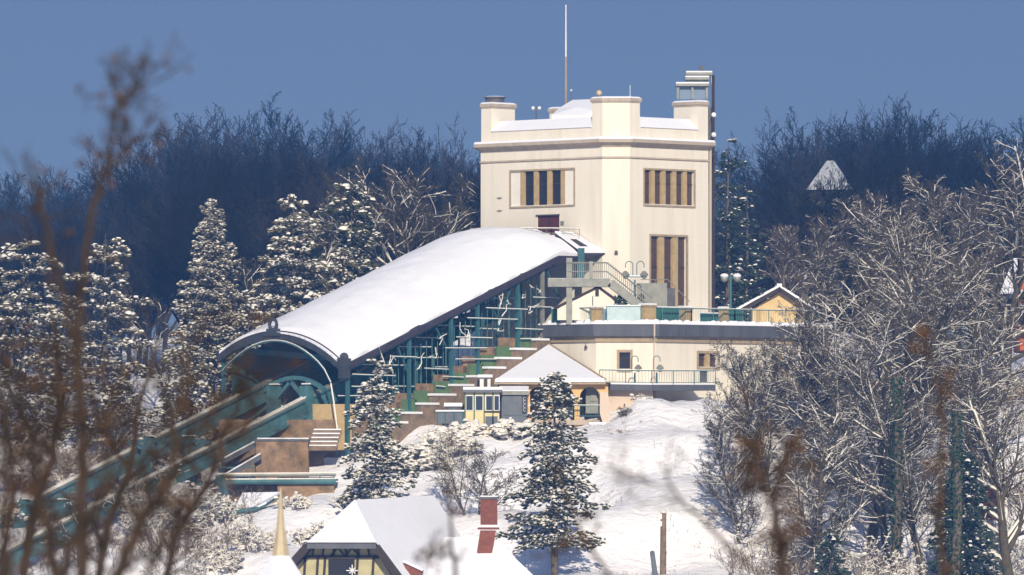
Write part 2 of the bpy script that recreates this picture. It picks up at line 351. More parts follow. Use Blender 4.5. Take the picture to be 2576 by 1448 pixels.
put('door_strip', LW.box(MB(), dm - 0.04, dm + 0.04, h_door[2], h_door[3], -0.05, -0.02), 'wood_dark', dr)
put('door_ledge', LW.box(MB(), h_door[0] - 0.05, h_door[1] + 0.05, h_door[3], h_door[3] + 0.07, -0.02, 0.12), 'steel_dark', tower)
a, z = LW.hit(1415, 562)
put('wall_plaque', LW.box(MB(), a - 0.14, a + 0.14, z - 0.13, z + 0.13, 0, 0.05), 'steel_grey', tower)
for vv in (499, 531):
    a, z = LW.hit(1257, vv)
    put('wall_anchor', LW.box(MB(), a - 0.22, a + 0.22, z - 0.02, z + 0.02, 0, 0.05).bar(LW.at(a, z - 0.07, 0.03), LW.at(a, z + 0.07, 0.03), 0.05, 0.05), 'steel_dark', tower)
c = P(1550, 637, -0.02)
put('wall_lamp', MB().box(c + Vector((0, -0.06, -0.02)), (0.22, 0.16, 0.10)).ball(c + Vector((0, -0.10, 0.06)), 0.10, 8, 5), 'steel_dark', tower)
# downpipes and their faint joint on the chamfer
put('downpipe', MB().tube([(12.62, 5.2, 8), (12.62, 5.2, 20.0)], 0.09, 8), 'stone_cornice', tower)
# parapet between the turrets, sloped snowy coping
def parapet(w, a0, a1):
    p = MB(); w.box(p, a0, a1, 20.36, 21.15, -0.9, -0.04); put('parapet', p, 'plaster', tower)
    q0 = [w.at(a0, 21.15, 0.04), w.at(a1, 21.15, 0.04), w.at(a1, 21.22, 0.04), w.at(a0, 21.22, 0.04)]
    q1 = [w.at(a0 + 0.02, 21.15, -1.1), w.at(a1 - 0.02, 21.15, -1.1), w.at(a1 - 0.02, 21.84, -0.75), w.at(a0 + 0.02, 21.84, -0.75)]
    put('coping_snow', MB().add(q0 + q1, [(0, 1, 2, 3), (3, 2, 6, 7), (7, 6, 5, 4), (0, 3, 7, 4), (1, 5, 6, 2), (0, 4, 5, 1)]), 'snow', tower)
parapet(LW, 0.95, LL - 0.95); parapet(RW, 0.95, RL - 0.95)
BW1 = Wall(TP[3], (-1, 1)); BW2 = Wall(TP[5], (-1, -1))
for w, LN in ((BW1, LL), (BW2, RL)): put('parapet', w.box(MB(), 0.95, LN - 0.95, 20.36, 21.5, -0.9, -0.04), 'plaster', tower)
put('roof_snow', MB().prism(offset(TP, -0.9), 20.36, 21.05), 'snow', tower)
for poly, zt in (([(5.0, .675), (5.675, 0), (7.425, 0), (8.1, .675), (6.55, 2.225)], 23.05), ([(-1.32, 7.0), (.23, 8.55), (-1.32, 10.1), (-2.0, 9.425), (-2.0, 7.675)], 23.05),
                 ([(10.265, 5.935), (11.815, 4.385), (12.49, 5.065), (12.49, 6.815), (11.815, 7.485)], 23.05), ([(5.49, 13.81), (4.815, 14.49), (3.065, 14.49), (2.39, 13.81), (3.94, 12.26)], 23.05)):
    poly = offset(poly, -0.03)
    tr = put('turret', MB().prism(poly, 20.37, zt - 0.38), 'plaster', tower)
    put('cap_stone', MB().prism(offset(poly, 0.05), zt - 0.38, zt - 0.30).prism(offset(poly, 0.09), zt - 0.30, zt - 0.1), 'stone_cornice', tr)
    put('snow_cap', MB().prism(offset(poly, 0.08), zt - 0.1, zt, offset(poly, -0.05)), 'snow', tr)
# skylight with snowy sloped top
sk = MB(); q0 = [P(1388, 292, 5), P(1475, 291, 5), P(1492, 283, 5), P(1492, 292, 5)]
b0 = [P(1388, 290, 4.5), P(1470, 291, 4.0), P(1494, 278, 4.0), P(1494, 250, 6.5), P(1440, 252, 7.5), P(1404, 274, 6.5)]
cc = sum(b0, Vector()) / 6; low = [Vector((p.x, p.y, 21.0)) for p in b0]
sk.add(b0 + low + [cc + Vector((0, 0, 0.05))], [(i, (i + 1) % 6, 12) for i in range(6)] + [(6 + i, 6 + (i + 1) % 6, (i + 1) % 6, i) for i in range(6)])
put('skylight', sk, 'snow', tower)
# things standing on the tower
zt = 23.05
fp = thing('flagpole', 'tall thin bare flagpole rising from the tower roof', 'flagpole', (3.45, 8, 21))
put('pole', MB().tube([(3.45, 8, 21), (3.45, 8, 26)], [0.075, 0.06], 8), 'stone_tan', fp)
put('upper_pole', MB().tube([(3.45, 8, 26), (3.45, 8, 29.2)], [0.055, 0.035], 8), 'white_paint', fp)
put('truck', MB().ball((3.45, 8, 29.25), 0.06, 8, 5), 'white_paint', fp)
put('base', MB().tube([(3.45, 8, 21), (3.45, 8, 21.5)], 0.14, 8), 'steel_dark', fp)
ch = thing('flue_cap', 'dark round flue cap on the turret above the bare tree', 'flue', (-0.9, 8.6, zt))
cp = P(1245, 240, 8.6)
put('drum', MB().tube([(cp.x, 8.6, zt - 0.05), (cp.x, 8.6, zt + 0.32)], 0.62, 14), 'steel_dark', ch)
put('lid', MB().tube([(cp.x, 8.6, zt + 0.32), (cp.x, 8.6, zt + 0.40)], 0.72, 14), 'slate_band', ch)
put('snow_cap', MB().tube([(cp.x, 8.6, zt + 0.40), (cp.x, 8.6, zt + 0.44)], [0.70, 0.55], 14), 'snow', ch)
gb = P(1507, 228, 1.0)
g = thing('ball_finial', 'small golden ball finial on the front turret', 'finial', (gb.x, 1.0, zt - 0.05))
put('ball', MB().ball((gb.x, 1.0, zt + 0.26), 0.19), 'gold', g); put('neck', MB().tube([(gb.x, 1, zt - 0.05), (gb.x, 1, zt + 0.1)], 0.12, 8), 'steel_dark', g)
a_ = P(1585, 215, 1.3)
tag(put('lightning_rod', MB().tube([(a_.x, 1.3, zt - 0.05), (a_.x, 1.3, a_.z)], 0.022, 6).tube([(a_.x, 1.3, zt - 0.05), (a_.x, 1.3, zt + 0.08)], 0.06, 6), 'white_paint'), 'thin lightning rod at the right end of the front turret', 'rod')
for uu, vv, lb in ((1437, 228, 'short roof antenna just right of the flagpole foot'),):
    a_ = P(uu, vv, 7.5); an = thing('roof_antenna', lb, 'antenna', (a_.x, 7.5, 21))
    put('mast', MB().tube([(a_.x, 7.5, 21), (a_.x, 7.5, a_.z)], 0.025, 6), 'steel_dark', an); put('tip', MB().ball((a_.x, 7.5, a_.z), 0.07, 8, 5), 'white_paint', an)
a_ = P(1349, 275, 5.6); an = thing('wind_sensor', 'small twin cup wind sensor above the left parapet', 'sensor', (a_.x, 5.6, 21.3))
put('mast', MB().tube([(a_.x, 5.6, 21.3), (a_.x, 5.6, a_.z)], 0.05, 6).bar((a_.x - 0.2, 5.6, a_.z - 0.03), (a_.x + 0.2, 5.6, a_.z - 0.03), 0.05, 0.05), 'steel_dark', an)
for dx in (-0.2, 0.2): put('cup', MB().ball((a_.x + dx, 5.6, a_.z + 0.06), 0.12, 8, 5), 'white_paint', an)
# lift tower behind the right turret
lt = thing('lift_tower', 'glazed steel lift head with snowy ledges behind the tower', 'lift', (12.1, 10, 8))
lx0, lx1 = P(1702, 0, 9).x, P(1782, 0, 9).x
put('shaft', MB().box(((lx0 + lx1) / 2 + 0.15, 10, 15.3), (lx1 - lx0 + 0.3, 2.0, 15)), 'steel_dark', lt)
zz = P(0, 250, 9).z; zr = P(0, 214, 9).z
for x_ in (lx0 + 0.08, (lx0 + lx1) / 2, lx1 - 0.1):
    put('post', MB().box((x_, 9.0, (zz + zr) / 2), (0.14, 0.14, zr - zz)), 'steel_grey', lt)
put('glazing', MB().box((lx0 + 1.05, 9.2, (zz + zr) / 2), (1.7, 0.04, zr - zz)), 'glass_clear', lt)
put('cabin_wall', MB().box((lx0 + 0.85, 9.4, (zz + zr) / 2), (0.5, 0.2, zr - zz)), 'steel_dark', lt)
for vv, x0, x1 in ((212, lx0 - 0.05, lx1 + 0.05), (196, lx0 + 0.55, lx1 + 0.05), (184, lx0 + 0.6, lx1 + 0.25)):
    z_ = P(0, vv, 9).z
    pl = put('ledge', MB().box(((x0 + x1) / 2, 9.5, z_ - 0.06), (x1 - x0, 1.5, 0.16)), 'steel_grey', lt); put('snow_cap', MB().box(((x0 + x1) / 2, 9.48, z_ + 0.06), (x1 - x0 - 0.02, 1.46, 0.10)), 'snow', pl)
put('machine_box', MB().box((lx0 + 1.35, 9.6, P(0, 204, 9).z), (1.4, 1.2, 0.42)), 'steel_grey', lt)
put('hoist', MB().box((lx0 + 1.62, 9.3, P(0, 180, 9).z), (0.3, 0.3, 0.7)).ball((lx0 + 1.62, 9.3, P(0, 171, 9).z), 0.17, 8, 5), 'steel_dark', lt)
put('pulley', MB().tube([(lx1 + 0.18, 9.0, P(0, 205, 9).z), (lx1 + 0.3, 9.0, P(0, 205, 9).z)], 0.42, 14), 'cream_paint', lt)
put('guide_rail', MB().tube([(lx1 + 0.30, 8.6, 8), (lx1 + 0.30, 8.6, P(0, 190, 9).z)], 0.11, 6), 'wood_dark', lt)
for vv in (290, 340): 
    z_ = P(0, vv, 8.6).z; put('bracket_snow', MB().ball((lx1 + 0.33, 8.5, z_), 0.17, 8, 5), 'snow', lt)

# ------------------------------------------------------------------ hall over the track
E0 = Vector((-9.95, -15.2, 6.11)); LT = 12.8 / R2; HW = 6.2; RISE = 2.1; SL = 6.85 / LT; LEV = 1.9
def axis_z(k):                       # height gained k metres along the track
    if k < LT - 2.6: return SL * k
    if k > LT + 1.0: return axis_top
    t_ = (k - (LT - 2.6)) / 3.6; return SL * (LT - 2.6) + SL * 3.6 * (t_ - t_ * t_ / 2)
axis_top = SL * (LT - 2.6) + SL * 3.6 * 0.5
RAD = (HW ** 2 + RISE ** 2) / (2 * RISE)
def arch(d): return math.sqrt(max(RAD ** 2 - (d - HW) ** 2, 0)) - (RAD - RISE)
def H(k, d, dz=0, eave=False):       # hall point: k along the track, d across from the near eave, dz above the roof
    zk = min(SL * k, SL * LT) if k <= LT else SL * LT
    f = min(d / HW, 1.0); f = f * f * (3 - 2 * f)
    zk = zk * (1 - f) + axis_z(k) * f
    p = E0 + T * k - N * d; return Vector((p.x, p.y, E0.z + zk + arch(min(max(d, 0), 2 * HW)) + dz))
hall = thing('station_hall', 'long barrel roofed hall covered in smooth snow climbing to the tower', 'station hall', (-4, -6, 3))
ks = list(np.linspace(-0.25, LT - 2.6, 24)) + list(np.linspace(LT - 2.2, LT + LEV, 12)); DM = 11.25; ds = np.linspace(-0.12, DM + 0.12, 33)
def shell(dz0, dz1, kk, dd):
    mb = MB(); nk, nd = len(kk), len(dd)
    vs = [H(k, d, dz1) for k in kk for d in dd] + [H(k, d, dz0) for k in kk for d in dd]; o = nk * nd; f = []
    for i in range(nk - 1):
        for j in range(nd - 1):
            a_ = i * nd + j; f += [(a_, a_ + nd, a_ + nd + 1, a_ + 1), (o + a_, o + a_ + 1, o + a_ + nd + 1, o + a_ + nd)]
    for i in range(nk - 1):
        for j in (0, nd - 1): a_ = i * nd + j; f.append((a_, o + a_, o + a_ + nd, a_ + nd))
    for j in range(nd - 1):
        for i in (0, nk - 1): a_ = i * nd + j; f.append((a_, a_ + 1, o + a_ + 1, o + a_))
    return mb.add(vs, f)
put('roof', shell(-0.42, -0.02, ks, ds), 'fascia', hall)
ks2 = list(np.linspace(-0.25, LT - 2.6, 70)) + list(np.linspace(LT - 2.4, LT + LEV, 22)); ds2 = np.linspace(-0.06, DM + 0.06, 45); rs0 = shell(0.0, 0.16, ks2, ds2); r9 = np.random.RandomState(4)
nk9, nd9 = len(ks2), len(ds2); nf = r9.randn(nk9 + 8, nd9 + 8)
for _ in range(4): nf = (nf + np.roll(nf, 1, 0) + np.roll(nf, -1, 0) + np.roll(nf, 1, 1) + np.roll(nf, -1, 1)) / 5
nf = nf / nf.std()
for i in range(nk9):
    for j in range(nd9):
        x_, y_, z_ = rs0.v[i * nd9 + j]; e9 = 0.075 if j in (0, nd9 - 1) else 0.018
        rs0.v[i * nd9 + j] = (x_ + (N.x * 0.05 * nf[i, j] if j == 0 else 0), y_ + (N.y * 0.05 * nf[i, j] if j == 0 else 0), z_ + e9 * nf[i, j])
put('roof_snow', rs0, 'snow', hall, smooth=False)
for p_ in hall.children[-1].data.polygons: p_.use_smooth = abs(p_.normal.z) > 0.5
# portal arch
pa = MB()
for d0, d1 in zip(np.linspace(0, DM, 25)[:-1], np.linspace(0, DM, 25)[1:]):
    a, b_ = H(-0.35, d0, -0.35), H(-0.35, d1, -0.35); pa.bar(a, b_ + (b_ - a) * 0.08, 0.26, 0.42)
put('portal_arch', pa, 'arch_dark', hall)
pa = MB()
for d0, d1 in zip(np.linspace(0, DM, 25)[:-1], np.linspace(0, DM, 25)[1:]):
    if d0 > HW - 0.3: continue
    a, b_ = H(-0.42, d0, -0.06), H(-0.42, d1, -0.06); pa.bar(a, b_ + (b_ - a) * 0.08, 0.22, 0.10)
put('portal_snow', pa, 'snow', hall)
cr = H(-0.45, HW, 0.45)
rg = MB().tube([cr + (N * math.cos(t_) + Z * math.sin(t_)) * 0.32 for t_ in np.linspace(0, 2 * math.pi, 17)], 0.11, 6, caps=False)
rg.box(cr - Z * 0.42, (0.9, 0.35, 0.3), (N, T, Z)).box(cr - Z * 0.6, (1.5, 0.3, 0.2), (N, T, Z))
put('ring_crest', rg, 'arch_dark', hall)
# gable truss inside portal: chords, hangers
tr = MB()
z_lo = E0.z + 0.35
def inner(d): return H(-0.3, d, -1.55 - 1.3 * abs(d - HW) / HW)
pts = [H(-0.3, d, 0) for d in np.linspace(-0.35, 2 * HW - 0.3, 19)]
arc = [E0 + T * -0.6 - N * d + Z * (1.35 - 0.085 * (d - 6.0) ** 2 if d > 1.6 else 1.35 - 0.085 * 19.36 - (1.6 - d) * 1.4) for d in np.linspace(0.9, DM - 0.6, 18)]
for a_, p_ in enumerate(arc):
    p_.z += 0.0
put('portal_tie', MB().tube(arc, 0.055, 6), 'teal_steel', hall)
put('tie_snow', MB().tube([p_ + Z * 0.07 for p_ in arc], 0.032, 6), 'tree_snow', hall)
tail = [arc[0], arc[0] - Z * 1.1 + N * 0.25, arc[0] - Z * 3.0 + N * 0.6]
put('portal_cable', MB().tube(tail, 0.05, 6), 'tree_snow', hall)
for d in (4.2, 5.7, 6.9, 8.6):
    a = H(-0.3, d, -0.3); bz = min(arc, key=lambda q_: (q_ - a).to_2d().length).z
    put('hanger', MB().bar(a, Vector((a.x, a.y, bz)), 0.22, 0.22), 'teal_dark', hall)
# posts
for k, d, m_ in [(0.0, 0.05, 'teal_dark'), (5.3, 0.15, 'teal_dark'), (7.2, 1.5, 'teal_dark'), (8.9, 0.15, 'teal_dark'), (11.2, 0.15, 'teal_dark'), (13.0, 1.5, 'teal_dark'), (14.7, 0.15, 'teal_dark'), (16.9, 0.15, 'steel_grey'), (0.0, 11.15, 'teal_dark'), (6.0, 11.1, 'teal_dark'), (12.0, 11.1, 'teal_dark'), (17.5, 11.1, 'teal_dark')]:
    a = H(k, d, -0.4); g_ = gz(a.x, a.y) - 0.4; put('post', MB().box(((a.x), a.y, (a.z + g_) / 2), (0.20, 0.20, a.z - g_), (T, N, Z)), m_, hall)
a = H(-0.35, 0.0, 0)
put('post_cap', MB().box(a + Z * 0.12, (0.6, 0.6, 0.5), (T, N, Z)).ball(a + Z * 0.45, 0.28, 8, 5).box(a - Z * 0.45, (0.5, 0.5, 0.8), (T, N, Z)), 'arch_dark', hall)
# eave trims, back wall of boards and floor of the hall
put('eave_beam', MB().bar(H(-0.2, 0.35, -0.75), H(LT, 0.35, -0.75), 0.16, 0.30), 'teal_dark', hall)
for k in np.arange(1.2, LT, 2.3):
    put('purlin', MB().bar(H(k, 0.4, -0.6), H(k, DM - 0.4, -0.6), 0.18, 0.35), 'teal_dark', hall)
bw = MB()
for k0, k1 in zip(np.arange(0.5, LT + 1, 1.5)[:-1], np.arange(0.5, LT + 1, 1.5)[1:]):
    a, b_ = H(k0, 10.95, -0.9), H(k1, 10.95, -0.9); za = gz(a.x, a.y) - 0.3
    bb = MB().add([a, b_, Vector((b_.x, b_.y, za)), Vector((a.x, a.y, za)), a + N * 0.1, b_ + N * 0.1, Vector((b_.x, b_.y, za)) + N * 0.1, Vector((a.x, a.y, za)) + N * 0.1],
                 [(0, 1, 2, 3), (7, 6, 5, 4), (0, 4, 5, 1), (1, 5, 6, 2), (2, 6, 7, 3), (3, 7, 4, 0)])
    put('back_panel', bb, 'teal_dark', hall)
# snow-covered horizontal rails of the open side
rnd = random.Random(5)
def stair_top(k): return E0.z - 3.05 + SL * 1.02 * (k - 3.6)      # top of the stepped wall
zr_ = 4.0
while zr_ < 12.2:
    kl = max((zr_ + 1.0 - E0.z) / SL, 0.3); kr = min((zr_ - (E0.z - 3.05)) / (SL * 1.02) + 3.6 + 0.6, LT + 0.2)
    k = kl
    while k < kr - 0.3:
        k2 = min(k + rnd.uniform(2.0, 4.6), kr); dd = rnd.choice([0.0, 0.0, 1.2])
        if rnd.random() < 0.86:
            a, b_ = E0 + T * k - N * dd, E0 + T * k2 - N * dd; a.z = b_.z = zr_ + rnd.uniform(-0.12, 0.12); b_.z += rnd.uniform(-0.06, 0.06)
            r_ = put('side_rail', MB().bar(a, b_, 0.05, 0.05), 'teal_dark', hall); put('rail_snow', MB().bar(a + Z * 0.05, b_ + Z * 0.05, 0.06, 0.045), 'tree_snow', r_)
        k = k2 + 0.05
    zr_ += 0.62
for i in range(26):                   # snow-dusted sprays of climbing stems
    k = rnd.choice([2.6, 3.4, 6.2, 6.8, 7.4, 9.8, 10.2, 12.6, 13.2, 15.4, 15.9]) + rnd.uniform(-0.4, 0.4); a = H(k, 0.1, rnd.uniform(-3.2, -1.2)) + N * 0.2; pts = [a]
    for j in range(3): pts.append(pts[-1] + T * rnd.uniform(-0.35, 0.45) + Z * rnd.uniform(-0.25, 0.5))
    put('climber_stem', MB().tube(pts, [0.035, 0.03, 0.025, 0.02], 4), 'tree_snow', hall)
for i in range(30):
    k = 3.2 + i * 0.48; a = E0 + T * k - N * 0.9; zt_ = H(k, 0.9, -0.5).z; z0 = stair_top(k) - 1.0
    put('side_bar', MB().bar((a.x, a.y, z0), (a.x, a.y, zt_), 0.05, 0.05), 'teal_dark', hall)

for i in range(15):
    k = 2.2 + i * 1.08; d9 = rnd.choice([0.2, 1.4, 2.2]); a = H(k, d9, -0.8); b9 = H(k + rnd.choice([-1.1, 1.1]), d9, -rnd.uniform(2.4, 3.6))
    put('brace', MB().bar(a, b9, 0.09, 0.09), 'teal_dark', hall)
for i in range(14):
    k = 3.0 + i * 1.1; a = E0 + T * k - N * 2.4; zt_ = H(k, 2.4, -0.5).z; put('inner_post', MB().bar((a.x, a.y, stair_top(k) - 1.2), (a.x, a.y, zt_), 0.12, 0.12), 'teal_dark', hall)
# track girders and their supports
track = thing('suspension_railway', 'teal steel girders of the hanging railway running down the slope', 'railway', (-15, -15, -2))
def G(k, d, dz=0): p = E0 + T * k - N * d; return Vector((p.x, p.y, 4.18 + SL * k + dz))
upv = (T * -SL + Z).normalized()
for d in (2.95, 9.45):
    a, b_ = G(-34, d), G(15.5, d)
    gr = put('girder', MB().bar(a - Z * 0.55, b_ - Z * 0.55, 0.10, 0.86, upv).bar(a - Z * 0.06, b_ - Z * 0.06, 0.42, 0.08, upv).bar(a - Z * 1.04, b_ - Z * 1.04, 0.42, 0.08, upv), 'teal_steel', track)
    for o in (-0.16, 0.14): put('running_rail', MB().bar(a + N * o + Z * 0.08, b_ + N * o + Z * 0.08, 0.08, 0.14, upv), 'steel_grey', gr)
    for o, k_ in ((-0.16, 0), (0.14, 0)): put('rail_snow', MB().bar(G(-34, d) + N * (o + 0.02) + Z * 0.18, G(-0.3, d) + N * (o + 0.02) + Z * 0.18, 0.10, 0.07, upv), 'tree_snow', gr)
    for k in np.arange(-31, 15, 1.6):
        put('stiffener', MB().box(G(k, d, -0.55) + N * 0.08, (0.06, 0.10, 0.85), (T, N, Z)), 'teal_steel', gr)
def frame(k, legs, arm, bow=0.06, ce=6.2, crown=0.6):
    f = MB(); pts = [G(k, d, crown - bow * (d - ce) ** 2) for d in np.linspace(arm[0], arm[1], 11)]
    for a, b_ in zip(pts[:-1], pts[1:]): f.bar(a, b_ + (b_ - a) * 0.05, 0.24, 0.24)
    fr = put('cross_frame', f, 'teal_steel', track)
    for d_top, d_bot in legs:
        a = G(k, d_top, 0.75); b_ = G(k, d_bot); b_.z = gz(b_.x, b_.y) - 0.3
        put('leg', MB().bar(a, b_, 0.62, 0.55, T), 'teal_steel', fr)
        put('leg_flange', MB().bar(a + T * -0.3, b_ + T * -0.3, 0.72, 0.06, T), 'teal_steel', fr)
        put('snow_cap', MB().box(a + Z * 0.12 + N * 0.1, (0.7, 0.5, 0.08), (N, T, Z)), 'tree_snow', fr)
    for d0, d1 in ((legs[0][0], legs[0][0] + 1.6), (legs[1][0], legs[1][0] - 1.6), (legs[0][0], 2.95), (legs[1][0], 9.45)):
        put('brace', MB().bar(G(k, d0, -0.2), G(k, d1, crown - 0.1 - bow * (d1 - ce) ** 2), 0.2, 0.2, T), 'teal_steel', fr)
frame(-0.6, ((3.0, 2.9), (5.9, 6.0)), (1.4, 6.9), 0.11, 4.1, 1.25); frame(-9.0, ((4.6, 3.4), (7.8, 9.0)), (2.6, 9.8), 0.012); frame(-19.0, ((4.6, 3.8), (7.8, 8.6)), (2.6, 9.8), 0.012); frame(7.5, ((4.8, 4.6), (7.6, 7.8)), (2.2, 10.2)); frame(13.0, ((4.8, 4.6), (7.6, 7.8)), (2.2, 10.2))

# ------------------------------------------------------------------ stepped wall beside the hall
sw = thing('stepped_wall', 'brown stepped retaining wall with a cap of snow on each step', 'wall', (-4, -10, 2))
SWL = Wall((E0 + N * 0.35)[:2], (1, 1))
caps = [(985, 1030, 1066), (1019, 1066, 1042), (1060, 1108, 1019), (1091, 1151, 996), (1143, 1196, 972), (1187, 1240, 950), (1228, 1276, 928), (1258, 1316, 904), (1297, 1353, 881), (1348, 1382, 857)]
for i, (u0, u1, v) in enumerate(caps):
    a0, z = SWL.hit(u0, v); a1, _ = SWL.hit(u1 - 4 if i < len(caps) - 1 else u1, v)
    if i < len(caps) - 1: nx_ = SWL.hit(caps[i + 1][0], v)[0]
    else: nx_ = a1
    p_ = SWL.at(nx_, 0); base = min(gz(p_.x, p_.y), z - 1) - 1.5
    bk = put('block', SWL.box(MB(), a0 + 0.05, nx_ + 0.05, base, z, -0.45, 0), 'brown_masonry', sw)
    put('snow_cap', SWL.box(MB(), a0 - 0.04, a1, z + 0.002, z + 0.14, -0.5, 0.05), 'snow', bk)
    put('green_panel', SWL.box(MB(), a0 - 1.15, a0 + 0.1, z - 0.62, z + 0.38 - 0.02 * i, -0.62, -0.50), 'green_panel', sw)
    put('brown_panel', SWL.box(MB(), a0 - 2.6, a0 - 1.2, z - 0.9, z + 0.15, -0.75, -0.63), 'ochre_masonry', sw)

# ------------------------------------------------------------------ terrace building
A_, B_, C_, D_ = (2.235, -3.0), (5.23, -6.0), (8.93, -6.0), (20.27, 5.3)
TPoly = [A_, B_, C_, D_, (20.27, 15), (9.0, 15), (5.2, 0.0)]
terr = thing('terrace_building', 'long low cream building with slate grey eave band below the tower', 'building', (10, 0, 3))
W1, W2, W3 = Wall(A_, (1, -1)), Wall(B_, (1, 0)), Wall(C_, (1, 1))
L1, L2, L3 = (Vector(B_) - Vector(A_)).length, C_[0] - B_[0], (Vector(D_) - Vector(C_)).length
tw = MB()
hw1 = rect(W2, 1558, 1585, 887, 930)
hw2 = rect(W3, 1757, 1806, 890, 925); hdoor = rect(W3, 1760, 1782, 934, 962); hw3 = rect(W3, 1945, 1992, 892, 940)
W1.face(tw, 0, L1, 3.0, 7.52, []); W2.face(tw, 0, L2, 3.0, 7.52, [hw1], 0.3); W3.face(tw, 0, L3, 3.0, 7.52, [hw2, hdoor, hw3], 0.3)
put('wall', tw, 'plaster', terr)
front = TPoly
put('soffit_band', MB().ring(front, 7.50, 7.86, 0.12, 0.14), 'stone_tan', terr)
put('eave_band', MB().ring(front, 7.86, 8.58, 0.42, 0.48, inner=-0.6), 'slate_band', terr)
put('deck', MB().prism(offset(front, 0.2), 8.4, 8.60), 'stone_cornice', terr)
put('deck_snow', MB().prism(offset(front, 0.44), 8.602, 8.70, offset(front, 0.40)), 'snow', terr)
rsn = random.Random(11)
def ridge_line(w, L, o, z):
    mb = MB(); n_ = int(L / 0.28)
    for i in range(n_ + 1):
        mb.ball(w.at(L * i / n_, z + rsn.uniform(-0.02, 0.03), o + rsn.uniform(-0.1, 0.1)), rsn.uniform(0.16, 0.30), 7, 4, 0.7)
    return mb
for w, LN in ((W1, L1), (W2, L2), (W3, L3)):
    put('snow_bank', ridge_line(w, LN, -0.25, 8.72), 'snow', terr, smooth=True)
for w, LN in ((W1, L1), (W2, L2), (W3, L3)):
    for i in range(1, int(LN / 0.55)):
        put('sheet_seam', w.box(MB(), i * 0.55 - 0.015, i * 0.55 + 0.015, 7.9, 8.55, 0.44, 0.475), 'slate_band', terr)
window('window', W2, hw1, 1, 0.04, 0.22, 0.1, fw=0.16, parent=terr)
window('window', W3, hw2, 2, 0.04, 0.22, 0.35, fw=0.16, parent=terr, glass='glass_brown')
window('window', W3, hw3, 2, 0.04, 0.22, 0.35, fw=0.16, parent=terr, glass='glass_brown')
put('door', W3.box(MB(), hdoor[0], hdoor[1], hdoor[2], hdoor[3], -0.2, -0.12), 'steel_dark', terr)
put('downpipe', MB().tube([W2.at(L2 - 0.1, 4.3, 0.1), W2.at(L2 - 0.1, 7.5, 0.1), W2.at(L2 - 0.1, 7.9, 0.55), W2.at(L2 - 0.1, 8.6, 0.55)], 0.055, 8), 'plaster_pink', terr)
a = W1.hit(1476, 875)
put('wall_lamp', MB().box(W1.at(a[0], a[1], 0.08), (0.12, 0.14, 0.2), (W1.d, W1.n, Z)).tube([W1.at(a[0], a[1] + 0.1, 0.1), W1.at(a[0], a[1] + 0.32, 0.1)], 0.02, 5), 'steel_dark', terr)
# terrace pillars, railings and banners
pill = []
def pillar(u0, u1, v0, v1, y, lb):
    c = P((u0 + u1) / 2, v1, y); wd = (u1 - u0) / 40; top = P(0, v0, y).z; bz = 8.6
    t_ = thing('terrace_pillar', lb, 'pillar', (c.x, y, bz), 'tan stone pillars of the terrace railing')
    put('shaft', MB().box((c.x, y, (bz + top - 0.12) / 2), (wd, wd, top - 0.12 - bz), (T, N, Z)), 'stone_gold', t_)
    put('cap', MB().box((c.x, y, top - 0.06), (wd + 0.1, wd + 0.1, 0.12), (T, N, Z)), 'stone_tan', t_)
    put('snow_cap', MB().box((c.x, y, top + 0.05), (wd + 0.06, wd + 0.06, 0.1), (T, N, Z)), 'snow', t_)
    pill.append((c.x, y, top))
pillar(1489, 1511, 774, 806, -5.4, 'narrow tan pillar in front of the cream gabled hut')
pillar(1614, 1644, 768, 806, -5.2, 'wide tan pillar between the white banner and green banner')
pillar(1713, 1737, 774, 808, -2.9, 'tan pillar below the tall three light window')
pillar(1811, 1829, 776, 812, -0.4, 'tan pillar nearest the small gabled pavilion')
def railing(name, pts, label, h=1.0, step=0.16, m='teal_steel', posts=True, cat='railing', bal=True, snow=True):
    r = thing(name, label, cat, tuple(pts[0]))
    for a, b_ in zip(pts[:-1], pts[1:]):
        a, b_ = Vector(a), Vector(b_); L = (b_ - a).length
        tr_ = put('top_rail', MB().bar(a + Z * h, b_ + Z * h, 0.06, 0.06), m, r)
        if snow: put('rail_snow', MB().bar(a + Z * (h + 0.045), b_ + Z * (h + 0.045), 0.06, 0.035), 'tree_snow', tr_)
        put('bottom_rail', MB().bar(a + Z * 0.12, b_ + Z * 0.12, 0.04, 0.04), m, r)
        n_ = max(int(L / 1.35), 1)
        for i in range(n_ + 1):
            p_ = a.lerp(b_, i / n_); put('post', MB().box(p_ + Z * (h / 2), (0.055, 0.055, h)), m, r)
        if bal:
            n_ = int(L / step); b0 = put('baluster', MB().box(a + Z * (h / 2 + 0.06), (0.016, 0.016, h - 0.14)), m, r)
            for i in range(1, n_): clone(b0, r, (b_ - a) * (i / n_))
    return r
railing('terrace_railing', [(2.6, -3.3, 8.65), (4.9, -5.5, 8.65)], 'thin teal railing in front of the cream gabled hut', 0.98)
railing('terrace_railing', [(9.35, -5.3, 8.65), (11.2, -3.4, 8.65), (14.0, -0.6, 8.65), (19.5, 4.9, 8.65)], 'long teal terrace railing in front of the tower foot', 0.98)
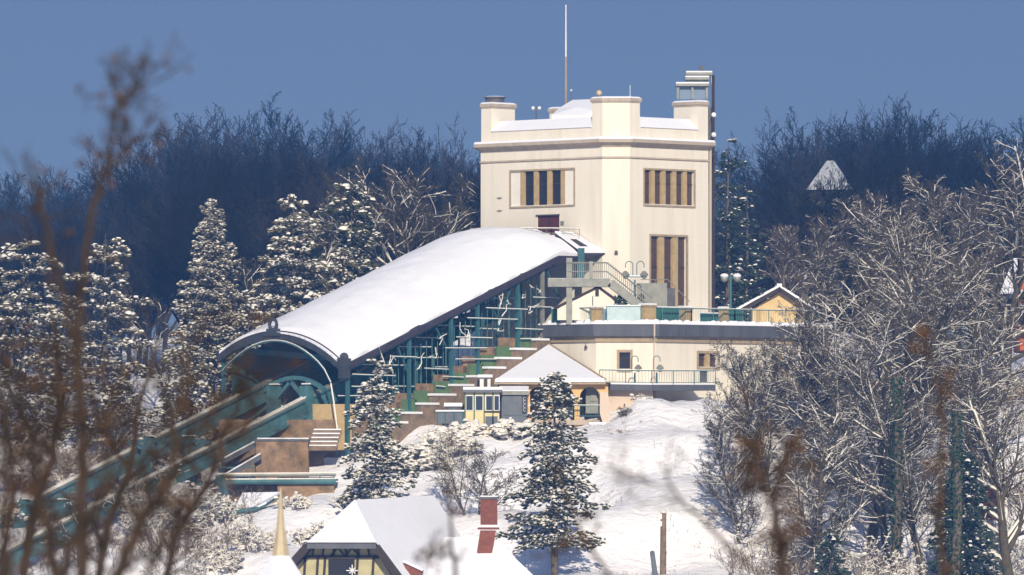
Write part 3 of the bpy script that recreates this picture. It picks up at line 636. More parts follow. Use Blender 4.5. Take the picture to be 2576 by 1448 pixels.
def banner(lb, a, b_, z0, z1, m, edge='teal_steel'):
    t_ = thing('banner_panel', lb, 'panel', tuple(a)); a, b_ = Vector(a), Vector(b_)
    dd = (b_ - a).normalized()
    put('sheet', MB().add([a + Z * z0, b_ + Z * z0, b_ + Z * z1] + [a.lerp(b_, 1 - i / 6) + Z * (z1 - 0.12 * math.sin(math.pi * i / 6) * 0) for i in range(1, 6)] + [a + Z * z1], [tuple(range(9))]), m, t_)
    put('frame', MB().bar(a + Z * z1, b_ + Z * z1, 0.05, 0.05).bar(a + Z * z0, a + Z * z1, 0.05, 0.05).bar(b_ + Z * z0, b_ + Z * z1, 0.05, 0.05), edge, t_)
    put('frame_snow', MB().bar(a + Z * (z1 + 0.05), b_ + Z * (z1 + 0.05), 0.08, 0.07), 'snow', t_)
def Bp(u, y): return (P(u, 0, y).x, y, 0)
banner('white translucent banner panel on the terrace railing', Bp(1526, -5.6), Bp(1612, -5.5), 8.68, 9.72, 'white_banner')
banner('dark green banner panel on the terrace beside the wide pillar', Bp(1646, -5.1), Bp(1708, -3.5), 8.68, 9.66, 'green_banner')
banner('short dark green banner panel left of the terrace corner', Bp(1388, -3.2), Bp(1432, -4.2), 8.75, 9.6, 'green_banner')
banner('low green banner panel between the two far terrace pillars', Bp(1762, -1.9), Bp(1806, -0.8), 8.68, 9.35, 'green_banner')
banner('green banner panel beside the small gabled pavilion', Bp(1834, -0.2), Bp(1868, 0.6), 8.68, 9.6, 'green_banner')
# table and person-like dark post under the stair
# gabled hut
hut = thing('gabled_hut', 'small cream gabled hut tucked under the outside stair', 'hut', (5, -3, 8.6))
yh = -4.85
g5 = [P(1402, 806, yh), P(1556, 806, yh), P(1556, 765, yh), P(1505, 727, yh), P(1402, 778, yh)]
put('wall', MB().add(g5 + [p_ + Y * 1.2 for p_ in g5], [(0, 1, 2, 3, 4), (9, 8, 7, 6, 5)] + [(i, 5 + i, 5 + (i + 1) % 5, (i + 1) % 5) for i in range(5)]), 'plaster', hut)
put('roof', MB().bar(g5[3] + Vector((0, .7, .12)), g5[4] + Vector((-0.2, .7, .04)), 1.5, 0.14).bar(g5[3] + Vector((0, .7, .12)), g5[2] + Vector((0.15, .7, .04)), 1.5, 0.14), 'wood_dark', hut)
put('window', MB().box(P(1528, 792, yh - 0.03), (0.85, 0.06, 0.7)), 'glass_clear', hut)
put('gutter_pipe', MB().tube([P(1491, 745, yh - 0.06), P(1491, 806, yh - 0.06)], 0.03, 6), 'steel_dark', hut)
put('finial', MB().box(P(1502, 735, yh - 0.05), (0.22, 0.1, 0.5)), 'wood_dark', hut)
# person in dark clothes under the stair: no, a dark climbing shrub in a tub
tb = thing('potted_shrub', 'dark clipped shrub standing beside the cream hut under the stair', 'shrub', tuple(P(1559, 806, -4.6)))
def leafball(c, r, n_, rr, size=0.12, flat=1.0):
    vs = []; f = []
    for i in range(n_):
        d_ = Vector((rr.gauss(0, 1), rr.gauss(0, 1), rr.gauss(0, 1) * flat)).normalized() * r * rr.uniform(0.5, 1.0) ** 0.5; d_.z *= flat
        p_ = Vector(c) + d_; a = Vector((rr.gauss(0, 1), rr.gauss(0, 1), rr.gauss(0, 1))).normalized() * size; b2 = a.cross(Vector((rr.gauss(0, 1), rr.gauss(0, 1), rr.gauss(0, 1)))).normalized() * size * 0.6
        o = len(vs); vs += [p_ - a, p_ + b2, p_ + a, p_ - b2]; f.append((o, o + 1, o + 2, o + 3))
    return MB().add(vs, f)
c = P(1559, 765, -4.6)
put('foliage', leafball(c, 0.5, 260, rsn, 0.13, 1.15), 'needle_blue', tb); put('stem', MB().tube([P(1559, 806, -4.6), c], 0.06, 6), 'bark', tb)
# ------------------------------------------------------------------ outside stair and gangway
st = thing('outside_stair', 'grey steel gangway and stair descending in front of the tower', 'stair', tuple(P(1480, 806, -4.2)))
ys = -4.6
z_l = P(0, 706, ys).z
x0, x1, x2 = P(1378, 0, ys).x, P(1535, 0, ys).x, P(1642, 0, ys).x; z_b = P(0, 800, ys).z
put('gangway_beam', MB().box(((x0 + x1) / 2, ys - 0.5, z_l - 0.15), (x1 - x0, 0.10, 0.52)), 'steel_grey', st)
put('gangway_beam', MB().box(((x0 + x1) / 2, ys + 0.7, z_l - 0.15), (x1 - x0, 0.10, 0.52)), 'steel_grey', st)
put('deck', MB().box(((x0 + x1) / 2, ys + 0.1, z_l + 0.02), (x1 - x0, 1.1, 0.06)), 'steel_dark', st)
put('deck_snow', MB().box(((x0 + x1) / 2, ys + 0.1, z_l + 0.09), (x1 - x0 - 0.02, 1.06, 0.08)), 'snow', st)
for yy in (ys - 0.5, ys + 0.7):
    put('stringer', MB().bar((x1, yy, z_l - 0.15), (x2, yy, z_b + 0.1), 0.10, 0.52), 'steel_grey', st)
for i in range(13):
    f = (i + 0.5) / 13; put('tread', MB().box((x1 + (x2 - x1) * f, ys + 0.1, z_l + (z_b - z_l) * f + 0.12), (0.26, 1.1, 0.05)), 'tree_snow', st)
for xx in (P(1432, 0, ys).x,): put('column', MB().box((xx, ys - 0.3, (8.6 + P(0, 650, ys).z) / 2), (0.36, 0.3, P(0, 650, ys).z - 8.6)), 'steel_grey', st)
put('column', MB().box((P(1620, 0, ys).x, ys + 0.1, (8.6 + z_b + 1.0) / 2), (0.14, 0.14, z_b + 1.0 - 8.6)), 'steel_dark', st)
for yy in (ys - 0.5, ys + 0.7):
    put('handrail', MB().tube([(x0 + 1.2, yy, z_l + 1.1), (x1 - 0.2, yy, z_l + 1.1), (x2, yy, z_b + 1.2)], 0.035, 6), 'steel_grey', st)
    put('knee_rail', MB().tube([(x0 + 1.2, yy, z_l + 0.55), (x1 - 0.2, yy, z_l + 0.55), (x2, yy, z_b + 0.65)], 0.025, 6), 'steel_grey', st)
    b0 = put('baluster', MB().box((x0 + 1.2, yy, z_l + 0.6), (0.022, 0.022, 1.0)), 'steel_grey', st)
    for i in range(1, 42):
        x_ = x0 + 1.2 + (x2 - x0 - 1.2) * i / 41; dz = 0 if x_ < x1 else (z_b - z_l) * (x_ - x1) / (x2 - x1); clone(b0, st, (x_ - (x0 + 1.2), 0, dz))
put('newel', MB().box((x1 - 1.2, ys - 0.5, z_l + 0.62), (0.22, 0.16, 1.1)), 'steel_grey', st)
# lower stair guard and its dark box at the tower foot
sg = thing('stair_screen', 'grey metal screen and handrails at the foot of the stair', 'screen', tuple(P(1660, 800, -2.5)))
put('panel', MB().box(P(1640, 745, -2.2), (1.9, 0.06, 1.6)), 'steel_grey', sg)
put('panel', MB().box(P(1672, 752, -2.0), (1.3, 0.06, 1.3)), 'steel_dark', sg)
put('rail', MB().tube([P(1612, 704, -2.2), P(1680, 704, -2.2), P(1735, 760, -2.2)], 0.03, 6).tube([P(1648, 704, -2.2), P(1648, 760, -2.2)], 0.03, 6).tube([P(1612, 728, -2.2), P(1668, 728, -2.2)], 0.02, 6), 'steel_grey', sg)
# canopy between hall roof and tower
cnp = thing('lean_to_canopy', 'small sloped snowy canopy between the hall roof and the tower', 'canopy', tuple(P(1470, 620, -0.5)))
q = [P(1466, 637, -0.9), P(1522, 637, -0.1), P(1440, 588, 1.6), P(1396, 586, 0.3)]
put('snow', MB().add([p_ + Z * 0.10 for p_ in q] + q, [(0, 1, 2, 3), (0, 4, 5, 1), (1, 5, 6, 2), (2, 6, 7, 3), (3, 7, 4, 0)]), 'snow', cnp)
put('slab', MB().add([p_ - Z * 0.01 for p_ in q] + [q[0] - Z * 0.42 + X * .05, q[1] - Z * 0.06, q[2] - Z * 0.3, q[3] - Z * 0.35], [(3, 2, 1, 0), (0, 1, 5, 4), (1, 2, 6, 5), (2, 3, 7, 6), (3, 0, 4, 7), (4, 5, 6, 7)]), 'fascia', cnp)
put('post', MB().box(P(1462, 665, -1.5), (0.42, 0.42, 2.0)), 'teal_dark', cnp)
wk = railing('roof_walkway_rail', [P(1312, 592, 1.0), P(1388, 592, 0.5), P(1458, 594, 0.3)], 'snowy maintenance rail above the hall roof below the red door', 0.42, 0.3, 'steel_grey')
# ------------------------------------------------------------------ lamps
def crook_lamp(u, vt, vb, y, lb, dbl=True, hd=28, sc=1.0):
    b_ = P(u, vb, y); t_ = thing('lamp_post', lb, 'street lamp', tuple(b_)); top = P(u, vt, y).z; hx = b_.x
    zc = top - 0.25 * sc
    put('pole', MB().tube([b_, (hx, y, zc - 0.9 * sc)], [0.07, 0.05], 8), 'teal_steel', t_)
    offs = (-hd / 80, hd / 80) if dbl else (0,)
    if dbl:
        put('crossarm', MB().bar((hx - 0.75 * sc, y, zc - 0.72 * sc), (hx + 0.75 * sc, y, zc - 0.72 * sc), 0.06, 0.06), 'teal_steel', t_)
        put('arm_snow', MB().bar((hx - 0.75 * sc, y, zc - 0.66 * sc), (hx + 0.75 * sc, y, zc - 0.66 * sc), 0.08, 0.06), 'snow', t_)
    for sgn, o in zip((-1, 1) if dbl else (1,), offs):
        pts = [(hx + o - sgn * 0.0 + sgn * 0.23 * sc * math.cos(th) * -1, y, zc + 0.25 * sc * math.sin(th)) for th in np.linspace(0, math.pi, 9)]
        pts = [(pts[0][0], y, zc - 0.7 * sc)] + pts + [(pts[-1][0], y, zc - 0.15 * sc)]
        hk = put('crook', MB().tube(pts, 0.03, 6), 'teal_steel', t_)
        e = Vector(pts[-1])
        put('lantern', MB().prism([(e.x + 0.26 * sc * math.cos(q_), y + 0.26 * sc * math.sin(q_)) for q_ in np.linspace(0, 2 * math.pi, 9)[:-1]], e.z - 0.50 * sc, e.z - 0.42 * sc).prism([(e.x + 0.26 * sc * math.cos(q_), y + 0.26 * sc * math.sin(q_)) for q_ in np.linspace(0, 2 * math.pi, 9)[:-1]], e.z - 0.42 * sc, e.z - 0.2 * sc, [(e.x + 0.08 * sc * math.cos(q_), y + 0.08 * sc * math.sin(q_)) for q_ in np.linspace(0, 2 * math.pi, 9)[:-1]]).ball((e.x, y, e.z - 0.55 * sc), 0.16 * sc, 8, 5), 'steel_grey', hk)
    return t_
crook_lamp(1597, 658, 806, -4.9, 'double crook lamp post in front of the tower wall')
crook_lamp(1597, 896, 965, -8.6, 'single crook lantern beside the small square window', False, sc=0.9)
crook_lamp(1652, 896, 965, -8.6, 'single crook lantern below the downpipe of the terrace building', False, sc=0.9)
gl = thing('globe_lamp', 'teal lamp post with two snow capped globes right of the tower', 'street lamp', tuple(P(1838, 770, 9)))
b_ = P(1838, 780, 9)
put('pole', MB().tube([b_ - Z, P(1838, 690, 9)], 0.08, 8), 'teal_steel', gl)
put('crossarm', MB().bar(P(1822, 700, 9), P(1854, 700, 9), 0.07, 0.07), 'teal_steel', gl)
for uu in (1822, 1854):
    c = P(uu, 698, 9); put('globe', MB().ball(c - Z * 0.1, 0.24, 10, 6), 'steel_grey', gl); put('snow_cap', MB().ball(c + Z * 0.08, 0.28, 10, 6, 0.6), 'snow', gl)
# ------------------------------------------------------------------ small gabled pavilion on the terrace
pv = thing('gabled_pavilion', 'small yellow gabled pavilion with snowy tiled roof at the terrace end', 'pavilion', tuple(P(1960, 830, 5)))
yp = 5.6
g5 = [P(1893, 845, yp), P(2024, 845, yp), P(2024, 778, yp), P(1963, 734, yp), P(1893, 778, yp)]
put('wall', MB().add(g5 + [p_ + Y * 4 for p_ in g5], [(0, 1, 2, 3, 4), (9, 8, 7, 6, 5)] + [(i, 5 + i, 5 + (i + 1) % 5, (i + 1) % 5) for i in range(5)]), 'yellow_plaster', pv)
rdg = P(1961, 722, yp - 0.4); el, er = P(1845, 786, yp - 0.4), P(2052, 782, yp - 0.4)
for e_ in (el, er):
    put('verge', MB().bar(rdg - Z * 0.16, e_ - Z * 0.16, 0.2, 0.26), 'wood_dark', pv)
    rf = put('roof', MB().bar(rdg + Y * 2.2, e_ + Y * 2.2, 4.6, 0.10), 'roof_tile', pv)
    dn = (e_ - rdg); nrow = 9
    for i in range(nrow):
        for j in range(9):
            c = rdg + dn * ((i + 0.5) / nrow) + Y * (j * 0.5 + 0.1) + Z * (0.10 + rsn.uniform(0, 0.03))
            if rsn.random() < 0.8: put('tile_snow', MB().box(c, (dn.length / nrow * 0.8, 0.4, 0.07), (dn.normalized(), Y, dn.normalized().cross(Y))), 'snow' if rsn.random() < 0.75 else 'roof_tile', rf)
put('ridge_snow', MB().bar(rdg + Z * 0.12, rdg + Y * 4.4 + Z * 0.12, 0.3, 0.16), 'snow', pv)
put('verge_snow', MB().bar(rdg + Z * 0.05, el + Z * 0.05, 0.22, 0.10).bar(rdg + Z * 0.05, er + Z * 0.05, 0.22, 0.10), 'snow', pv)
for uu in (1908, 2010): put('corner_post', MB().box(P(uu, 812, yp - 0.06), (0.3, 0.14, 1.7)), 'stone_gold', pv)
# ------------------------------------------------------------------ lower gangway with railing under the terrace wall
gw = thing('walkway_slab', 'grey green walkway slab along the foot of the terrace building', 'walkway', tuple(P(1600, 975, -9)))
pw = [P(1508, 966, -9.4), P(1640, 968, -9.4), P(1800, 968, -6.0)]
for a, b_ in zip(pw[:-1], pw[1:]):
    dv = (b_ - a).normalized(); nn = Vector((dv.y, -dv.x, 0))
    put('slab', MB().box((a + b_) / 2 - nn * 1.4 - Z * 0.2, ((b_ - a).length, 2.8, 0.36), (dv, nn, Z)), 'slate_band', gw)
    put('snow', MB().box((a + b_) / 2 - nn * 1.42 + Z * 0.03, ((b_ - a).length, 2.7, 0.09), (dv, nn, Z)), 'snow', gw)
put('retaining_wall', MB().box((pw[0] + pw[1]) / 2 - Z * 1.1 + Y * 0.9, (3.4, 0.3, 1.5)), 'plaster_pink', gw)
railing('walkway_railing', [p_ + Y * 0.1 for p_ in [P(1420, 966, -10.6), P(1508, 966, -9.4)]], 'low teal railing at the right edge of the snowy hipped roof', 0.55, 0.2)
railing('walkway_railing', [p_ + Y * 0.1 for p_ in pw], 'teal railing on the walkway in front of the two lanterns', 0.85, 0.2)
# ------------------------------------------------------------------ hipped arcade pavilion
ar = thing('arcade_pavilion', 'orange arcaded pavilion under a broad snowy hipped roof', 'pavilion', tuple(P(1400, 1060, -11)))
ap = P(1381, 871, -5.2); e0, e1 = P(1243, 961, -11.6), P(1524, 961, -11.6); e2, e3 = P(1262, 950, -4.0), P(1500, 950, -6.1)
put('roof', MB().add([ap, e0, e1, e3, e2] + [e0 - Z * .16, e1 - Z * .16, e3 - Z * .16, e2 - Z * .16], [(0, 1, 2), (0, 2, 3), (0, 4, 1), (1, 5, 6, 2), (2, 6, 7, 3), (4, 8, 5, 1), (5, 8, 7, 6)]), 'stone_tan', ar)
o = Z * 0.05
put('roof_snow', MB().add([ap + Z * .12, e0 + Z * .12 + X * .05, e1 + Z * .12 - X * .05, e3 + Z * .12, e2 + Z * .12, e0 + Z * .01 + X * .05, e1 + Z * .01 - X * .05], [(0, 1, 2), (0, 2, 3), (0, 4, 1), (1, 5, 6, 2)]), 'snow', ar)
put('eave_snow', MB().bar(e0 + Z * .10 + X * .1 + Y * .15, e1 + Z * .10 - X * .1 + Y * .15, 0.45, 0.24), 'snow', ar)
put('hip_flashing', MB().bar(ap + Z * .14, e1 + Z * .14, 0.12, 0.06), 'stone_tan', ar)
# arcade wall with three arches
ya = -11.0
def arcade(u0, u1, v0, v1, cs, hw_, vt, vs_, dp):
    mb = MB(); xs0, xs1 = P(u0, 0, ya).x, P(u1, 0, ya).x; zt_, zb_ = P(0, v0, ya).z, P(0, v1, ya).z
    prev = xs0
    for c_ in cs:
        xc = P(c_, 0, ya).x; hw2_ = hw_ / 40; zs = P(0, vs_, ya).z; za = P(0, vt, ya).z
        mb.box(((prev + xc - hw2_) / 2, ya + dp / 2, (zt_ + zb_) / 2), (xc - hw2_ - prev, dp, zt_ - zb_))
        n_ = 10; arcp = [(xc - hw2_ * math.cos(math.pi * i / n_), zs + (za - zs) * math.sin(math.pi * i / n_)) for i in range(n_ + 1)]
        for (xa, z1_), (xb, z2_) in zip(arcp[:-1], arcp[1:]):
            pts = [(xa, ya, z1_), (xb, ya, z2_), (xb, ya, zt_), (xa, ya, zt_)]; pts += [(x_, y_ + dp, z_) for x_, y_, z_ in pts]
            mb.add(pts, [(0, 1, 2, 3), (7, 6, 5, 4), (0, 4, 5, 1)])
        prev = xc + hw2_
    mb.box(((prev + xs1) / 2, ya + dp / 2, (zt_ + zb_) / 2), (xs1 - prev, dp, zt_ - zb_)); return mb
put('arcade_wall', arcade(1326, 1530, 965, 1075, (1354, 1419, 1484), 25, 974, 1002, 0.4), 'orange_plaster', ar)
put('side_wall', MB().box(P(1328, 1020, -8.6), (0.25, 4.2, 2.8)), 'orange_plaster', ar)
put('back_wall', MB().box(P(1420, 1020, -6.6), (5.4, 0.25, 2.8)), 'brown_masonry', ar)
put('ceiling', MB().box(P(1425, 966, -9), (5.4, 4.6, 0.1)), 'wood_dark', ar)
put('floor', MB().box(P(1425, 1064, -9), (5.4, 4.6, 0.3)), 'stone_cornice', ar)
bx_ = P(1489, 1010, -10)
tag(put('ticket_machine', MB().box(bx_, (0.75, 0.5, 1.5)).box(bx_ + Vector((0.1, -0.28, 0.25)), (0.4, 0.06, 0.5)).box(bx_ + Z * 0.8, (0.85, 0.6, 0.1)), 'steel_grey'), 'grey upright machine inside the right arch of the arcade', 'machine')
railing('arcade_railing', [P(1440, 1052, -11.6), P(1512, 1052, -11.6)], 'teal railing below the right arch of the arcade', 0.75, 0.15)
bt = thing('buttress_wall', 'pale pink sloping buttress wall at the top of the snow slope', 'wall', tuple(P(1520, 1060, -12)))
q = [P(1509, 985, -12), P(1529, 987, -12), P(1535, 1020, -12), P(1534, 1066, -12), P(1517, 1068, -12), P(1509, 1040, -12)]
put('pier', MB().add(q + [p_ + Y * 2.2 for p_ in q], [tuple(range(5, -1, -1))[::-1], tuple(range(6, 12))[::-1]] + [(i, 6 + i, 6 + (i + 1) % 6, (i + 1) % 6) for i in range(6)]), 'plaster_pink', bt)
put('footing', MB().box(P(1503, 1078, -12), (1.0, 0.9, 0.7)), 'brown_masonry', bt)
put('snow_cap', MB().box(P(1503, 1066, -12.05), (1.05, 0.95, 0.14)), 'snow', bt)
# ------------------------------------------------------------------ cream cabin, grey shed, white booth
cb = thing('cream_cabin', 'small cream ticket cabin with four tall windows and snowy flat roof', 'cabin', tuple(P(1212, 1070, -13)))
yc = -13.2
def cbx(u0, u1, v0, v1, y0, dp): a = P(u0, v1, y0); b2 = P(u1, v0, y0); return MB().box(((a.x + b2.x) / 2, y0 + dp / 2, (a.z + b2.z) / 2), (b2.x - a.x, dp, b2.z - a.z))
put('body', cbx(1170, 1256, 987, 1090, yc, 2.2), 'cream_paint', cb)
for u0, u1 in ((1173, 1189), (1197, 1214), (1223, 1238), (1244, 1255)):
    w_ = put('window', cbx(u0 - 2, u1 + 2, 994, 1034, yc - 0.04, 0.03), 'white_paint', cb); put('pane', cbx(u0, u1, 997, 1032, yc - 0.06, 0.02), 'glass_blue', w_)
for uu in (1170, 1193, 1218, 1240): put('corner_strip', cbx(uu - 1.6, uu + 1.6, 988, 1080, yc - 0.05, 0.05), 'green_panel', cb)
put('waist_rail', cbx(1219, 1256, 1035, 1038, yc - 0.08, 0.05), 'wood_dark', cb)
put('lower_panel', cbx(1221, 1252, 1048, 1074, yc - 0.05, 0.04), 'grey_paint', cb)
rf = put('roof', cbx(1164, 1264, 981, 988, yc - 0.3, 2.8), 'grey_paint', cb); put('snow_cap', cbx(1165, 1263, 974, 981, yc - 0.28, 2.7), 'snow', rf)
sh = thing('grey_shed', 'grey double door shed with snowy roof beside the cream cabin', 'shed', tuple(P(1295, 1060, -12.4)))
put('body', cbx(1262, 1328, 994, 1070, -12.6, 1.5), 'grey_paint', sh); put('roof', cbx(1256, 1330, 985, 994, -12.8, 1.9), 'steel_grey', sh)
for u0, u1 in ((1266, 1288), (1290, 1312)): put('door', cbx(u0, u1, 997, 1045, -12.64, 0.03), 'grey_paint', sh)
put('roof_snow', MB().add([P(1256, 985, -12.85), P(1330, 985, -12.85), P(1330, 976, -11.2), P(1256, 976, -11.2), P(1256, 982, -12.85), P(1330, 982, -12.85), P(1330, 970, -11.2), P(1256, 970, -11.2)], [(0, 1, 5, 4), (4, 5, 6, 7), (1, 2, 6, 5), (3, 0, 4, 7), (2, 3, 7, 6)]), 'snow', sh)
sg_ = put('sign_board', cbx(1314, 1325, 998, 1040, -12.66, 0.05), 'wood_dark', sh)
for vv in (1004, 1012, 1022, 1032):
    c = P(1319.5, vv, -12.67); put('sign_mark', MB().tube([c + Vector((0.07 * math.cos(t_), 0, 0.10 * math.sin(t_))) for t_ in np.linspace(0.6, 5.8, 10)], 0.016, 4), 'white_paint', sg_)
wd = MB().add([P(1258, 985, -11.1), P(1329, 984, -11.1), P(1329, 968, -11.1), P(1258, 985, -9.5), P(1329, 984, -9.5), P(1329, 968, -9.5)], [(0, 1, 2), (5, 4, 3), (0, 2, 5, 3), (1, 4, 5, 2)])
wo = put('wedge_roof', wd, 'grey_paint', sh); put('wedge_snow', MB().bar(P(1262, 982, -10.3), P(1329, 965, -10.3), 1.7, 0.12), 'snow', wo)
bo = thing('white_booth', 'tiny white booth with a thick cap of snow on the stepped wall', 'booth', tuple(P(1220, 975, -9)))
put('body', cbx(1207, 1234, 950, 982, -9.4, 0.8), 'white_paint', bo); put('door', cbx(1217, 1226, 954, 982, -9.45, 0.04), 'glass_brown', bo); put('snow_cap', cbx(1202, 1239, 943, 950, -9.6, 1.2), 'snow', bo)
# fence and parapet below the cabin
fc = thing('grey_fence', 'low grey panel fence between the stepped wall and the cream cabin', 'fence', tuple(P(1130, 1065, -13)))
put('panel', cbx(1098, 1166, 1036, 1066, -13.4, 0.06), 'grey_paint', fc)
for uu in (1100, 1120, 1142, 1164): put('post', cbx(uu - 1.5, uu + 1.5, 1032, 1070, -13.46, 0.06), 'teal_dark', fc)
put('fence_snow', cbx(1096, 1168, 1032, 1036, -13.5, 0.2), 'snow', fc)
sb_ = thing('snowy_bin', 'flat snow loaded box standing above the grey fence', 'box', tuple(P(1160, 1035, -12.8)))
put('box', cbx(1120, 1160, 1023, 1036, -12.9, 0.6), 'steel_dark', sb_); put('snow_cap', cbx(1117, 1163, 1014, 1023, -13.0, 0.8), 'snow', sb_)
# ------------------------------------------------------------------ pier, footbridge and shed below the portal
pr = thing('masonry_pier', 'big square ochre brown masonry pier under the railway', 'pier', tuple(P(710, 1215, -19)))
put('body', MB().box(P(711, 1175, -18.4), (3.15, 2.4, 3.4)), 'ochre_masonry', pr)
put('coping', MB().box(P(711, 1108, -18.4), (3.25, 2.5, 0.14)), 'slate_band', pr); put('snow_cap', MB().box(P(713, 1104, -18.45), (3.1, 2.4, 0.09)), 'snow', pr)
lw_ = thing('retaining_wall', 'ochre stained retaining wall below the teal footbridge', 'wall', tuple(P(770, 1340, -21)))
put('wall', MB().box(P(770, 1285, -20.6), (3.4, 1.0, 4.0)), 'ochre_masonry', lw_)
put('wall', MB().box(P(640, 1240, -19.6), (4.2, 0.6, 1.7)), 'ochre_masonry', lw_)
ab = thing('abutment_wall', 'brown and ochre abutment wall behind the railway legs', 'wall', tuple(P(740, 1100, -14)))
put('wall', MB().box(P(700, 1110, -14.6), (7.2, 0.5, 2.6)), 'ochre_masonry', ab); put('wall', MB().box(P(820, 1075, -13.4), (3.6, 0.5, 2.8)), 'stone_gold', ab)
put('wall', MB().box(P(690, 1160, -16.6), (6.0, 0.4, 1.8)), 'brown_masonry', ab)
ss = thing('stone_steps', 'flight of snowy stone steps beside the masonry pier', 'steps', tuple(P(808, 1130, -18)))
for i in range(5):
    s0 = put('step', MB().box(P(812 + i * 3, 1128 - i * 10, -18.5 + i * 0.35), (1.7, 0.5, 0.3)), 'brown_masonry', ss); put('snow_cap', MB().box(P(812 + i * 3, 1121 - i * 10, -18.55 + i * 0.35), (1.65, 0.45, 0.07)), 'snow', s0)
fb = thing('footbridge', 'teal footbridge with snowy pipe rails crossing below the girders', 'footbridge', tuple(P(700, 1215, -20.8)))
yb = -21.3
for vv, r_, m_ in ((1214, 0.16, 'teal_steel'), (1197, 0.09, 'steel_grey')):
    o_ = put('pipe', MB().tube([P(545, vv, yb), P(845, vv - 2, yb)], r_, 8), m_, fb); put('pipe_snow', MB().tube([P(545, vv - r_ * 40 - 1, yb), P(845, vv - 3 - r_ * 40, yb)], 0.05, 6), 'tree_snow', o_)
put('deck', MB().box(P(695, 1208, yb + 0.7), (7.4, 1.3, 0.12)), 'teal_dark', fb)
for uu in range(560, 845, 35): put('post', MB().box(P(uu, 1205, yb), (0.07, 0.07, 0.5)), 'teal_steel', fb)
put('handrail', MB().tube([P(545, 1178, yb + 1.2), P(640, 1176, yb + 1.2)], 0.05, 6), 'teal_steel', fb)
for a, b_ in ((P(655, 1150, -20), P(560, 1205, -20)), (P(640, 1120, -18.5), P(565, 1160, -18.5))):
    o_ = put('brace', MB().bar(a, b_, 0.3, 0.3), 'slate_band', fb); put('brace_snow', MB().bar(a + Z * 0.2, b_ + Z * 0.2, 0.32, 0.08), 'snow', o_)
tag(put('leaning_strut', MB().bar(P(552, 1196, -22.5), P(578, 1296, -22.5), 0.36, 0.36, T).box(P(578, 1294, -22.5), (0.9, 0.8, 0.3)), 'teal_steel'), 'pale teal leaning strut standing left of the snowy shed roof', 'strut')
sr = thing('shed_roof', 'snow covered lean to shed with teal gutter below the footbridge', 'shed', tuple(P(635, 1310, -25)))
q = [P(575, 1312, -26), P(670, 1268, -26), P(705, 1243, -23), P(610, 1245, -23)]
put('roof', MB().add(q + [p_ - Z * 0.15 for p_ in q], [(0, 1, 2, 3), (4, 7, 6, 5)] + [(i, 4 + i, 4 + (i + 1) % 4, (i + 1) % 4) for i in range(4)]), 'teal_dark', sr)
put('roof_snow', MB().add([p_ + Z * 0.12 for p_ in q] + [p_ + Z * 0.01 for p_ in q], [(0, 1, 2, 3)] + [(i, 4 + i, 4 + (i + 1) % 4, (i + 1) % 4) for i in range(4)]), 'snow', sr)
put('gutter', MB().tube([P(572, 1290, -26.2), P(650, 1280, -26.2)], 0.13, 8), 'teal_steel', sr)
put('wall', MB().box(P(640, 1320, -24.5), (2.6, 1.6, 2.0)), 'brown_masonry', sr)
# ------------------------------------------------------------------ half-timbered house below
yf = -62
ho = thing('timbered_house', 'cream half timbered house with snowy half hipped roof at the bottom', 'house', tuple(P(880, 1600, yf)))
R0, R1 = P(892, 1258, yf + 1.2), P(1092, 1247, yf + 11)
H0, H1 = P(772, 1366, yf), P(946, 1366, yf); rd_ = R1 - R0
def verge(h): sdv = (h - R0) + rd_ * (1.2 / rd_.y); return h + sdv * 1.9
e_l, e_r = verge(H0), verge(H1); back_l, back_r = e_l + rd_, e_r + rd_
put('roof_snow', MB().add([R0, R1, H0, H1, e_l, e_r, back_r, back_l], [(0, 2, 3), (0, 3, 5, 6, 1), (0, 1, 7, 4, 2)]), 'snow', ho)
put('roof_underside', MB().add([p_ - Z * 0.25 for p_ in (R0, R1, H0, H1, e_l, e_r, back_r, back_l)], [(0, 3, 2), (0, 1, 6, 5, 3), (0, 2, 4, 7, 1)]), 'wood_dark', ho)
put('bargeboard', MB().bar(H0 - Z * 0.2 - Y * .05, e_l - Z * 0.2 - Y * .05, 0.2, 0.42), 'wood_dark', ho); put('bargeboard', MB().bar(H1 - Z * 0.2 - Y * .05, e_r - Z * 0.2 - Y * .05, 0.2, 0.42), 'wood_dark', ho)
put('hip_eave', MB().bar(H0 - Z * 0.15 - Y * .05, H1 - Z * 0.15 - Y * .05, 0.25, 0.34), 'slate_band', ho); put('hip_eave_snow', MB().bar(H0 + Z * 0.05, H1 + Z * 0.05, 0.35, 0.16), 'snow', ho)
yg = yf + 0.9
gb_ = [P(660, 1600, yg), P(1040, 1600, yg), P(1032, 1530, yg), P(938, 1374, yg), P(780, 1374, yg), P(672, 1530, yg)]
put('gable_wall', MB().add(gb_ + [p_ + Y * 8 for p_ in gb_], [(0, 1, 2, 3, 4, 5)] + [(i, 6 + i, 6 + (i + 1) % 6, (i + 1) % 6) for i in range(6)]), 'gable_cream', ho)
def tim(u0, v0, u1, v1, w_=0.17): put('timber', MB().bar(P(u0, v0, yg - 0.06), P(u1, v1, yg - 0.06), 0.12, w_), 'wood_dark', ho)
tim(755, 1402, 968, 1402); tim(700, 1470, 1000, 1470); tim(760, 1375, 955, 1375, 0.22)
for uu in (790, 815, 842, 868, 900, 925): tim(uu, 1375, uu - (4 if uu < 860 else -4), 1402, 0.1)
for uu in (768, 800, 818, 900, 940): tim(uu, 1402, uu - 6, 1500, 0.14)
tim(830, 1402, 850, 1378, 0.09); tim(868, 1402, 850, 1378, 0.09); tim(868, 1402, 886, 1378, 0.09); tim(905, 1402, 886, 1378, 0.09)
put('window', cbx(826, 892, 1408, 1500, yg - 0.10, 0.06), 'glass_dark', ho)
